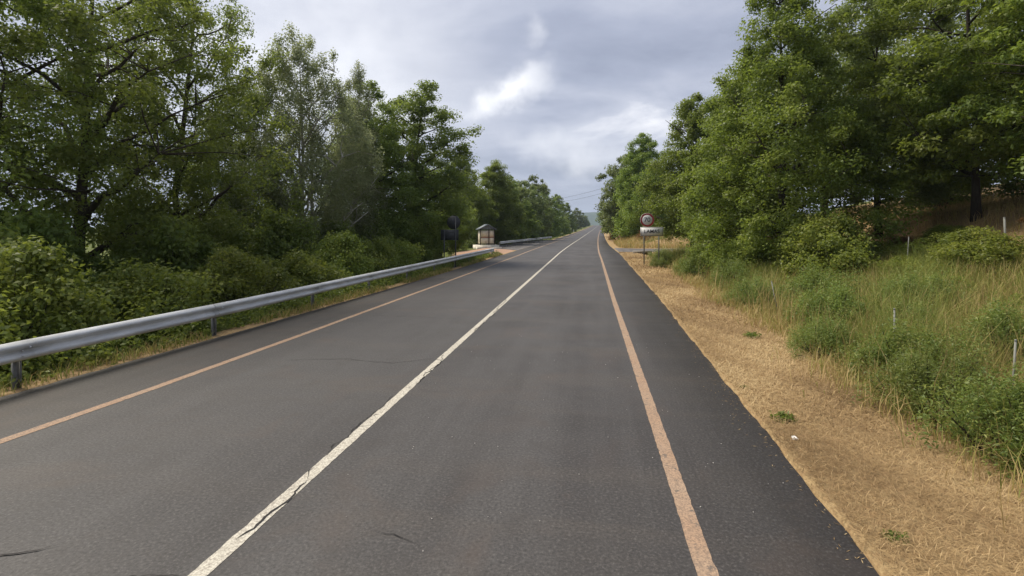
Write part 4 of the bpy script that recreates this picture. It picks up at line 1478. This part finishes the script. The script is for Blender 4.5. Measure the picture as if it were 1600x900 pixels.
# ------------------------------------------------------------------ old fence posts on the right
for k, (x, y, h, tx, ty, lab) in enumerate((
        (6.06, 8.4, 1.0, .05, .0, "thin grey fence post half hidden in dry stalks at right edge"),
        (5.43, 10.1, 1.25, .01, .02, "slim pale fence post rising from the tall grass nearest the verge"),
        (5.54, 16.0, 1.2, -.22, .0, "white fence post leaning left at the foot of the bright trees"),
        (11.58, 20.8, 1.45, .08, .0, "grey fence post standing in grass before the straw bank"),
        (14.54, 20.4, 1.25, -.05, .0, "thick pale fence post among brambles at the right edge"))):
    z = gz(x, y)
    e_ = empty("fence_post", (x, y, z), lab, "fence post", "old fence posts in the right-hand grass")
    rr = .015 if k < 4 else .035
    obj("shaft", quads_mesh("shaft", *tube_arr([(-tx * .3, 0, -.3), (tx * .5, ty * .5, h * .5), (tx, ty, h)], [rr, rr, rr * .9], 6)), CONC_POST, e_)
    obj("cap", quads_mesh("cap", *tube_arr([(tx, ty, h), (tx, ty, h + .025)], [rr * 1.15, rr * .8], 6)), CONC_POST, e_)

# ------------------------------------------------------------------ utility poles and the wire over the road


def pole(x, y, h, lab):
    z = gz(x, y)
    e_ = empty("utility_pole", (x, y, z), lab, "utility pole", "wooden utility poles hidden among the trees")
    obj("shaft", quads_mesh("shaft", *tube_arr([(0, 0, -.6), (0, 0, h * .5), (0, 0, h)], [.15, .125, .10], 8)), WOODPOLE, e_)
    ca = obj("crossarm", quads_mesh("crossarm", *box_arr(0, -.11, h - .25, 1.1, .10, .12)), WOODPOLE, e_)
    for q in (-.45, .45):
        obj("insulator", quads_mesh("insulator", *tube_arr([(q, -.11, h - .19), (q, -.11, h - .10), (q, -.11, h - .06)], [.03, .045, .02], 6)), WHITE_P, ca)
    return (x, y, z + h - .06)


pa = pole(-15.0, 150.0, 11.0, "wooden utility pole inside the far left tree row")
pb = pole(12.5, 106.0, 12.0, "wooden utility pole inside the right tree row")
for k, dz in enumerate((0, -.02)):
    q0 = np.array(pa) + [(-.45, .45)[k], -.11, 0]
    q1 = np.array(pb) + [(-.45, .45)[k], -.11, 0]
    t = np.linspace(0, 1, 24)
    pts = q0[None] * (1 - t)[:, None] + q1[None] * t[:, None]
    pts[:, 2] -= (1.0 + .9 * k) * 4 * t * (1 - t)
    o = obj("overhead_wire", quads_mesh("overhead_wire", *tube_arr(pts, np.full(24, .022), 4)), CABLE)
    tag(o, ("upper thin black wire crossing the sky above the far road", "lower thin black wire crossing the sky above the far road")[k], "wire", "wires over the far road")

# ------------------------------------------------------------------ haze
hz = Mat("haze")
pvn = hz.n('ShaderNodeVolumePrincipled')
pvn.inputs['Color'].default_value = (0.66, 0.80, 1.0, 1)
pvn.inputs['Density'].default_value = 0.00020
pvn.inputs['Anisotropy'].default_value = 0.2
hz.t.links.new(pvn.outputs[0], hz.out.inputs['Volume'])
zlo = float(gv[:, 2].min()) - 1.0
o = obj("haze", quads_mesh("haze", *box_arr(0, 2100, (zlo + 125) / 2, 8400, 4700, 125 - zlo)), hz.m)
tag(o, "thin bluish summer haze", "haze", kind="stuff")
